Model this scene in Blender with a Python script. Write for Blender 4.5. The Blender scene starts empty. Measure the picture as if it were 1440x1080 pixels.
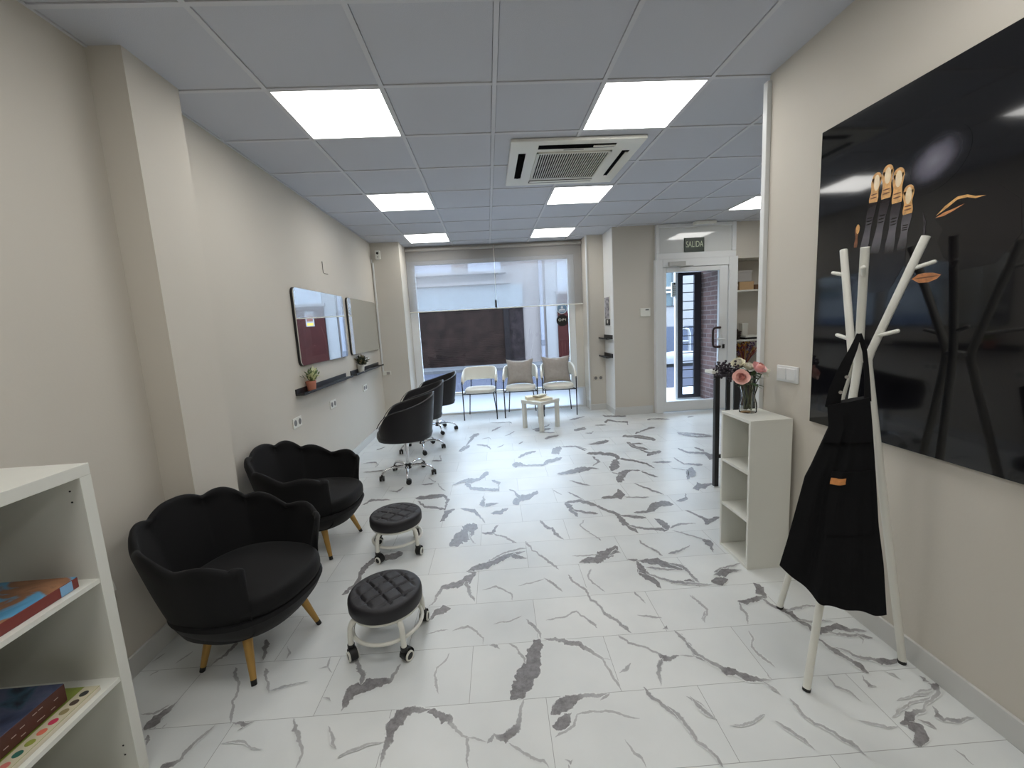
import bpy, bmesh, math, random
from math import sin, cos, pi, radians, atan2, sqrt
from mathutils import Vector, Matrix, noise
random.seed(7)
SC = bpy.context.scene
COL = SC.collection

# ------------------------------------------------------------------ materials
def srgb(r, g, b):
    f = lambda c: ((c/255+0.055)/1.055)**2.4 if c > 10 else c/255/12.92
    return (f(r), f(g), f(b), 1)

def mat(name, rgb, rough=0.6, metal=0.0, var=0.0, vscale=8.0, bump=0.0, bscale=200.0, spec=0.5, sheen=0.0, coat=0.0):
    m = bpy.data.materials.new(name); m.use_nodes = True
    nt = m.node_tree; b = nt.nodes['Principled BSDF']
    c = srgb(*rgb)
    b.inputs['Base Color'].default_value = c
    b.inputs['Roughness'].default_value = rough
    b.inputs['Metallic'].default_value = metal
    b.inputs['Specular IOR Level'].default_value = spec
    if sheen: b.inputs['Sheen Weight'].default_value = sheen
    if coat: b.inputs['Coat Weight'].default_value = coat
    tc = nt.nodes.new('ShaderNodeTexCoord')
    if var:
        n = nt.nodes.new('ShaderNodeTexNoise'); n.inputs['Scale'].default_value = vscale; n.inputs['Detail'].default_value = 4
        nt.links.new(tc.outputs['Object'], n.inputs['Vector'])
        r = nt.nodes.new('ShaderNodeValToRGB')
        r.color_ramp.elements[0].position = 0.3; r.color_ramp.elements[1].position = 0.7
        r.color_ramp.elements[0].color = tuple(x*(1-var) for x in c[:3])+(1,)
        r.color_ramp.elements[1].color = tuple(min(1, x*(1+var)) for x in c[:3])+(1,)
        nt.links.new(n.outputs['Fac'], r.inputs['Fac']); nt.links.new(r.outputs['Color'], b.inputs['Base Color'])
    if bump:
        n = nt.nodes.new('ShaderNodeTexNoise'); n.inputs['Scale'].default_value = bscale; n.inputs['Detail'].default_value = 3
        nt.links.new(tc.outputs['Object'], n.inputs['Vector'])
        bp = nt.nodes.new('ShaderNodeBump'); bp.inputs['Strength'].default_value = bump; bp.inputs['Distance'].default_value = 0.002
        nt.links.new(n.outputs['Fac'], bp.inputs['Height']); nt.links.new(bp.outputs['Normal'], b.inputs['Normal'])
    return m

def emis(name, rgb, s):
    m = bpy.data.materials.new(name); m.use_nodes = True; nt = m.node_tree
    nt.nodes.remove(nt.nodes['Principled BSDF'])
    e = nt.nodes.new('ShaderNodeEmission'); e.inputs['Color'].default_value = tuple(rgb)+(1,); e.inputs['Strength'].default_value = s
    nt.links.new(e.outputs[0], nt.nodes['Material Output'].inputs[0]); return m

def glass(name, tint=(0.96, 0.98, 0.98), ior=1.45, rough=0.0):
    m = bpy.data.materials.new(name); m.use_nodes = True; nt = m.node_tree
    nt.nodes.remove(nt.nodes['Principled BSDF'])
    t = nt.nodes.new('ShaderNodeBsdfTransparent'); t.inputs[0].default_value = tuple(tint)+(1,)
    g = nt.nodes.new('ShaderNodeBsdfGlossy'); g.inputs['Roughness'].default_value = rough
    f = nt.nodes.new('ShaderNodeFresnel'); f.inputs['IOR'].default_value = ior
    x = nt.nodes.new('ShaderNodeMixShader')
    nt.links.new(f.outputs[0], x.inputs[0]); nt.links.new(t.outputs[0], x.inputs[1]); nt.links.new(g.outputs[0], x.inputs[2])
    nt.links.new(x.outputs[0], nt.nodes['Material Output'].inputs[0]); return m

def screen_fabric(name, rgb, open_=0.3):
    m = bpy.data.materials.new(name); m.use_nodes = True; nt = m.node_tree
    nt.nodes.remove(nt.nodes['Principled BSDF'])
    t = nt.nodes.new('ShaderNodeBsdfTransparent')
    d = nt.nodes.new('ShaderNodeBsdfDiffuse'); d.inputs[0].default_value = srgb(*rgb)
    l = nt.nodes.new('ShaderNodeBsdfTranslucent'); l.inputs[0].default_value = srgb(*rgb)
    a = nt.nodes.new('ShaderNodeMixShader'); a.inputs[0].default_value = 0.5
    nt.links.new(d.outputs[0], a.inputs[1]); nt.links.new(l.outputs[0], a.inputs[2])
    x = nt.nodes.new('ShaderNodeMixShader'); x.inputs[0].default_value = 1-open_
    nt.links.new(t.outputs[0], x.inputs[1]); nt.links.new(a.outputs[0], x.inputs[2])
    nt.links.new(x.outputs[0], nt.nodes['Material Output'].inputs[0]); return m

WALL = mat('beige_paint', (204, 198, 187), 0.75, var=0.02, vscale=1.2, bump=0.15, bscale=90)
WHITE = mat('white_laminate', (222, 222, 214), 0.35, var=0.01)
WHITEM = mat('white_metal', (226, 225, 216), 0.35)
ALU = mat('white_aluminium', (224, 226, 226), 0.3)
SKIRT = mat('white_skirting', (205, 205, 202), 0.4)
TILE = mat('ceiling_tile', (196, 198, 205), 0.9, bump=0.4, bscale=350)
TBAR = mat('ceiling_grid_metal', (205, 206, 210), 0.6)
VOID = mat('dark_gap', (40, 40, 42), 0.9)
VELVET = mat('black_velvet', (10, 10, 13), 0.72, sheen=0.05, spec=0.26, bump=0.3, bscale=400)
LEATHER = mat('black_leatherette', (24, 23, 27), 0.42, spec=0.4, bump=0.25, bscale=260)
STOOLTOP = mat('black_vinyl', (23, 22, 28), 0.5, bump=0.15, bscale=200)
GOLD = mat('gold_leg', (176, 138, 74), 0.4, metal=0.35)
BLACKP = mat('black_plastic', (16, 16, 17), 0.45)
BLACKM = mat('black_metal', (22, 22, 24), 0.4)
CHROME = mat('chrome', (215, 215, 218), 0.12, metal=1.0)
CREAM = mat('cream_leatherette', (232, 230, 220), 0.5)
PILLOW = mat('grey_cushion_fabric', (166, 160, 154), 0.95, bump=0.6, bscale=300, var=0.05, vscale=30)
MIRROR = mat('mirror_silver', (236, 240, 240), 0.0, metal=1.0)
GLASS = glass('window_glass', ior=1.32); 
VASEG = glass('vase_glass', (0.975, 0.985, 0.98), 1.14)
BLIND = screen_fabric('blind_screen', (184, 184, 186), 0.60)
LAMP = emis('led_diffuser', (1.0, 0.985, 0.95), 9.3)
CARD = mat('kraft_card', (190, 158, 118), 0.8)
GREYCARD = mat('grey_card', (168, 164, 160), 0.8)

# ------------------------------------------------------------------ mesh builder
class MB:
    def __init__(s): s.bm = bmesh.new(); s.mi = 0
    def _tag(s, fs):
        for f in fs: f.material_index = s.mi
    def face(s, pts):
        f = s.bm.faces.new([s.bm.verts.new(p) for p in pts]); f.material_index = s.mi; return f
    def box(s, x0, x1, y0, y1, z0, z1, bev=0.0, seg=2, M=None):
        r = bmesh.ops.create_cube(s.bm, size=1.0); vs = r['verts']
        for v in vs:
            v.co = Vector((x0+(x1-x0)*(v.co.x+.5), y0+(y1-y0)*(v.co.y+.5), z0+(z1-z0)*(v.co.z+.5)))
        fs = list({f for v in vs for f in v.link_faces}); s._tag(fs)
        if bev:
            es = list({e for v in vs for e in v.link_edges})
            r = bmesh.ops.bevel(s.bm, geom=es, offset=bev, segments=seg, affect='EDGES', profile=0.5)
            s._tag(r['faces']); vs = list({v for f in r['faces'] for v in f.verts} | {v for v in vs if v.is_valid})
        if M is not None:
            for v in vs: v.co = M @ v.co
        return s
    def grid(s, rows, closed_u=False, closed_v=False, cap0=False, cap1=False):
        V = [[s.bm.verts.new(p) for p in r] for r in rows]; n = len(V); m = len(V[0])
        for i in range(n-1 if not closed_v else n):
            for j in range(m-1 if not closed_u else m):
                a, b, c, d = V[i][j], V[i][(j+1) % m], V[(i+1) % n][(j+1) % m], V[(i+1) % n][j]
                try: f = s.bm.faces.new((a, b, c, d)); f.material_index = s.mi
                except ValueError: pass
        if cap0:
            f = s.bm.faces.new(list(reversed(V[0]))); f.material_index = s.mi
        if cap1:
            f = s.bm.faces.new(V[-1]); f.material_index = s.mi
        return s
    def lathe(s, prof, cx=0, cy=0, n=24, sx=1, sy=1):
        rows = [[(cx+r*sx*cos(2*pi*k/n), cy+r*sy*sin(2*pi*k/n), z) for k in range(n)] for r, z in prof]
        return s.grid(rows, closed_u=True, cap0=prof[0][0] > 1e-5, cap1=prof[-1][0] > 1e-5)
    def tube(s, pts, r, n=10, caps=True):
        P = [Vector(p) for p in pts]; R = r if isinstance(r, (list, tuple)) else [r]*len(P); rows = []
        up = None
        for i, p in enumerate(P):
            t = (P[min(i+1, len(P)-1)]-P[max(i-1, 0)]).normalized()
            if up is None: up = Vector((0, 0, 1)) if abs(t.z) < .9 else Vector((1, 0, 0))
            a = t.cross(up).normalized(); b = t.cross(a).normalized(); up = -b if b.dot(up) < 0 else b
            a = t.cross(up).normalized()
            rows.append([p+(a*cos(2*pi*k/n)+up*sin(2*pi*k/n))*R[i] for k in range(n)])
        return s.grid(rows, closed_u=True, cap0=caps, cap1=caps)
    def ring(s, cx, cy, z, R, r, n=40, m=10):
        rows = [[(cx+(R+r*cos(2*pi*j/m))*cos(2*pi*i/n), cy+(R+r*cos(2*pi*j/m))*sin(2*pi*i/n), z+r*sin(2*pi*j/m)) for j in range(m)] for i in range(n)]
        return s.grid(rows, closed_u=True, closed_v=True)
    def ball(s, c, r, sx=1, sy=1, sz=1, n=14, m=9):
        rows = []
        for i in range(m+1):
            t = pi*i/m; rr = max(sin(t), 1e-3)*r
            rows.append([(c[0]+rr*sx*cos(2*pi*k/n), c[1]+rr*sy*sin(2*pi*k/n), c[2]-r*sz*cos(t)) for k in range(n)])
        return s.grid(rows, closed_u=True, cap0=True, cap1=True)
    def prism(s, pts, ext):
        """polygon (3-D points) pushed along vector ext"""
        e = Vector(ext); A = [Vector(p) for p in pts]
        va = [s.bm.verts.new(p) for p in A]; vb = [s.bm.verts.new(p+e) for p in A]; n = len(A)
        fs = [s.bm.faces.new(list(reversed(va))), s.bm.faces.new(vb)]
        for i in range(n): fs.append(s.bm.faces.new((va[i], va[(i+1) % n], vb[(i+1) % n], vb[i])))
        s._tag(fs); return s
    def build(s, name, mats, parent=None, smooth=False, angle=40, kind=None, bevel=0):
        bmesh.ops.recalc_face_normals(s.bm, faces=s.bm.faces)
        me = bpy.data.meshes.new(name); s.bm.to_mesh(me); s.bm.free()
        for m in (mats if isinstance(mats, (list, tuple)) else [mats]): me.materials.append(m)
        if smooth:
            me.polygons.foreach_set('use_smooth', [True]*len(me.polygons))
            me.set_sharp_from_angle(angle=radians(angle))
        o = bpy.data.objects.new(name, me); COL.objects.link(o)
        if parent: o.parent = parent
        if kind: o['kind'] = kind
        if bevel:
            b = o.modifiers.new('bevel', 'BEVEL'); b.width = bevel; b.segments = 2; b.limit_method = 'ANGLE'; b.angle_limit = radians(50)
        return o

def tag(o, label, cat, group=None):
    o['label'] = label; o['category'] = cat
    if group: o['group'] = group
    return o
def root(name, label, cat, loc=(0, 0, 0), rz=0, group=None):
    o = bpy.data.objects.new(name, None); COL.objects.link(o); o.empty_display_size = .1
    o.location = loc; o.rotation_euler = (0, 0, rz); return tag(o, label, cat, group)
def kids(o): return [c for c in bpy.data.objects if c.parent == o]
def dup(o, parent=None):
    c = o.copy(); COL.objects.link(c); c.parent = parent
    for k in kids(o): dup(k, c)
    return c
def copy_thing(o, loc, rz, label, group=None):
    c = dup(o); c.location = loc; c.rotation_euler = (0, 0, rz); c['label'] = label
    if group: c['group'] = group
    return c
def struct(name, mb, m, **k): return mb.build(name, m, kind='structure', **k)
def text_mesh(name, s, size, m, parent, loc, rot, extrude=0.0004, cond=1.0):
    cu = bpy.data.curves.new(name, 'FONT'); cu.body = s; cu.size = size; cu.extrude = extrude
    cu.align_x = 'CENTER'; cu.align_y = 'CENTER'
    t = bpy.data.objects.new(name, cu); COL.objects.link(t)
    dg = bpy.context.evaluated_depsgraph_get(); me = bpy.data.meshes.new_from_object(t.evaluated_get(dg))
    bpy.data.objects.remove(t); bpy.data.curves.remove(cu)
    me.transform(Matrix.Translation(loc) @ rot @ Matrix.Diagonal((cond, 1, 1, 1)))
    me.materials.clear(); me.materials.append(m); me.name = name
    o = bpy.data.objects.new(name, me); COL.objects.link(o); o.parent = parent; return o

# ------------------------------------------------------------------ camera (lens from the ceiling grid)
FPX, PITCH, ROLL, YAW, ZC = 596.127, -0.1408, -0.0546, 0.0488, 1.452
fw = Vector((sin(YAW)*cos(PITCH), cos(YAW)*cos(PITCH), sin(PITCH)))
r0 = Vector((cos(YAW), -sin(YAW), 0)); u0 = r0.cross(fw)
rt = r0*cos(ROLL)+u0*sin(ROLL); up = -r0*sin(ROLL)+u0*cos(ROLL)
cd = bpy.data.cameras.new('camera'); cam = bpy.data.objects.new('camera', cd); COL.objects.link(cam)
cd.sensor_width = 36; cd.sensor_fit = 'HORIZONTAL'; cd.lens = FPX/1440*36; cd.clip_start = 0.02
M = Matrix((rt, up, -fw)).transposed().to_4x4(); M.translation = (0, 0, ZC); cam.matrix_world = M
SC.camera = cam
SC.view_settings.view_transform = 'Standard'; SC.view_settings.look = 'None'; SC.view_settings.gamma = 1
SC.view_settings.exposure = 0.0; SC.view_settings.use_curve_mapping = False
w = bpy.data.worlds.new('overcast_sky'); SC.world = w; w.use_nodes = True
bg = w.node_tree.nodes['Background']; bg.inputs[0].default_value = (0.62, 0.78, 1.0, 1); bg.inputs[1].default_value = 13.0
H = 2.73
# ------------------------------------------------------------------ floor: marble-look tiles with veins
def floor_mats():
    m = bpy.data.materials.new('marble_tile'); m.use_nodes = True; nt = m.node_tree; b = nt.nodes['Principled BSDF']
    b.inputs['Roughness'].default_value = 0.32; b.inputs['Specular IOR Level'].default_value = 0.4
    tc = nt.nodes.new('ShaderNodeTexCoord'); mp = nt.nodes.new('ShaderNodeMapping')
    # rows run almost along x, turned by 1.1 degrees; half-bond 60 x 30 tiles
    mp.inputs['Rotation'].default_value = (0, 0, 0.02)
    mp.inputs['Location'].default_value = (59.892, 29.85-1.466, 0)
    br = nt.nodes.new('ShaderNodeTexBrick'); br.offset = 0.5; br.offset_frequency = 2
    br.inputs['Scale'].default_value = 1; br.inputs['Brick Width'].default_value = 0.6; br.inputs['Row Height'].default_value = 0.2985
    br.inputs['Mortar Size'].default_value = 0.0011; br.inputs['Mortar Smooth'].default_value = 0.2; br.inputs['Bias'].default_value = 0
    br.inputs['Color1'].default_value = srgb(226, 228, 226); br.inputs['Color2'].default_value = srgb(219, 222, 221)
    br.inputs['Mortar'].default_value = srgb(160, 160, 158)
    nt.links.new(tc.outputs['Object'], mp.inputs[0]); nt.links.new(mp.outputs[0], br.inputs['Vector'])
    n = nt.nodes.new('ShaderNodeTexNoise'); n.inputs['Scale'].default_value = 2.2; n.inputs['Detail'].default_value = 6
    nt.links.new(tc.outputs['Object'], n.inputs['Vector'])
    r = nt.nodes.new('ShaderNodeValToRGB'); r.color_ramp.elements[0].position = .35; r.color_ramp.elements[0].color = (.9, .905, .91, 1)
    r.color_ramp.elements[1].position = .62; r.color_ramp.elements[1].color = (1, 1, 1, 1)
    nt.links.new(n.outputs['Fac'], r.inputs['Fac'])
    x = nt.nodes.new('ShaderNodeMix'); x.data_type = 'RGBA'; x.blend_type = 'MULTIPLY'; x.inputs[0].default_value = 1
    nt.links.new(br.outputs['Color'], x.inputs[6]); nt.links.new(r.outputs['Color'], x.inputs[7])
    nt.links.new(x.outputs[2], b.inputs['Base Color'])
    v = bpy.data.materials.new('marble_vein'); v.use_nodes = True; nt = v.node_tree; b = nt.nodes['Principled BSDF']
    b.inputs['Roughness'].default_value = 0.32; b.inputs['Specular IOR Level'].default_value = 0.4
    tc = nt.nodes.new('ShaderNodeTexCoord')
    def noi(sc, det, rg):
        n = nt.nodes.new('ShaderNodeTexNoise'); n.inputs['Scale'].default_value = sc; n.inputs['Detail'].default_value = det; n.inputs['Roughness'].default_value = rg
        nt.links.new(tc.outputs['Object'], n.inputs['Vector']); return n
    def math_(op, a_, b_):
        q = nt.nodes.new('ShaderNodeMath'); q.operation = op
        for i_, x_ in enumerate((a_, b_)):
            if isinstance(x_, (int, float)): q.inputs[i_].default_value = x_
            else: nt.links.new(x_, q.inputs[i_])
        return q.outputs[0]
    at = nt.nodes.new('ShaderNodeVertexColor'); at.layer_name = 'vein_core'
    sp = nt.nodes.new('ShaderNodeSeparateColor'); nt.links.new(at.outputs['Color'], sp.inputs[0])
    ragged = math_('ADD', sp.outputs[0], math_('MULTIPLY', math_('SUBTRACT', noi(75, 5, .7).outputs['Fac'], .5), 1.5))
    patchy = math_('MULTIPLY', math_('SUBTRACT', noi(7, 3, .6).outputs['Fac'], .5), .7)
    fac = nt.nodes.new('ShaderNodeMapRange'); fac.inputs['From Min'].default_value = .28; fac.inputs['From Max'].default_value = .50
    nt.links.new(math_('ADD', ragged, patchy), fac.inputs['Value'])
    r = nt.nodes.new('ShaderNodeValToRGB')
    r.color_ramp.elements[0].position = .33; r.color_ramp.elements[0].color = srgb(104, 101, 103)
    r.color_ramp.elements[1].position = .68; r.color_ramp.elements[1].color = srgb(150, 148, 149)
    nt.links.new(noi(38, 8, .75).outputs['Fac'], r.inputs['Fac'])
    mx = nt.nodes.new('ShaderNodeMix'); mx.data_type = 'RGBA'; mx.inputs[6].default_value = srgb(221, 223, 222)
    nt.links.new(math_('MULTIPLY', fac.outputs[0], sp.outputs[1]), mx.inputs[0]); nt.links.new(r.outputs['Color'], mx.inputs[7]); nt.links.new(mx.outputs[2], b.inputs['Base Color'])
    return [m, v]
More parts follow.
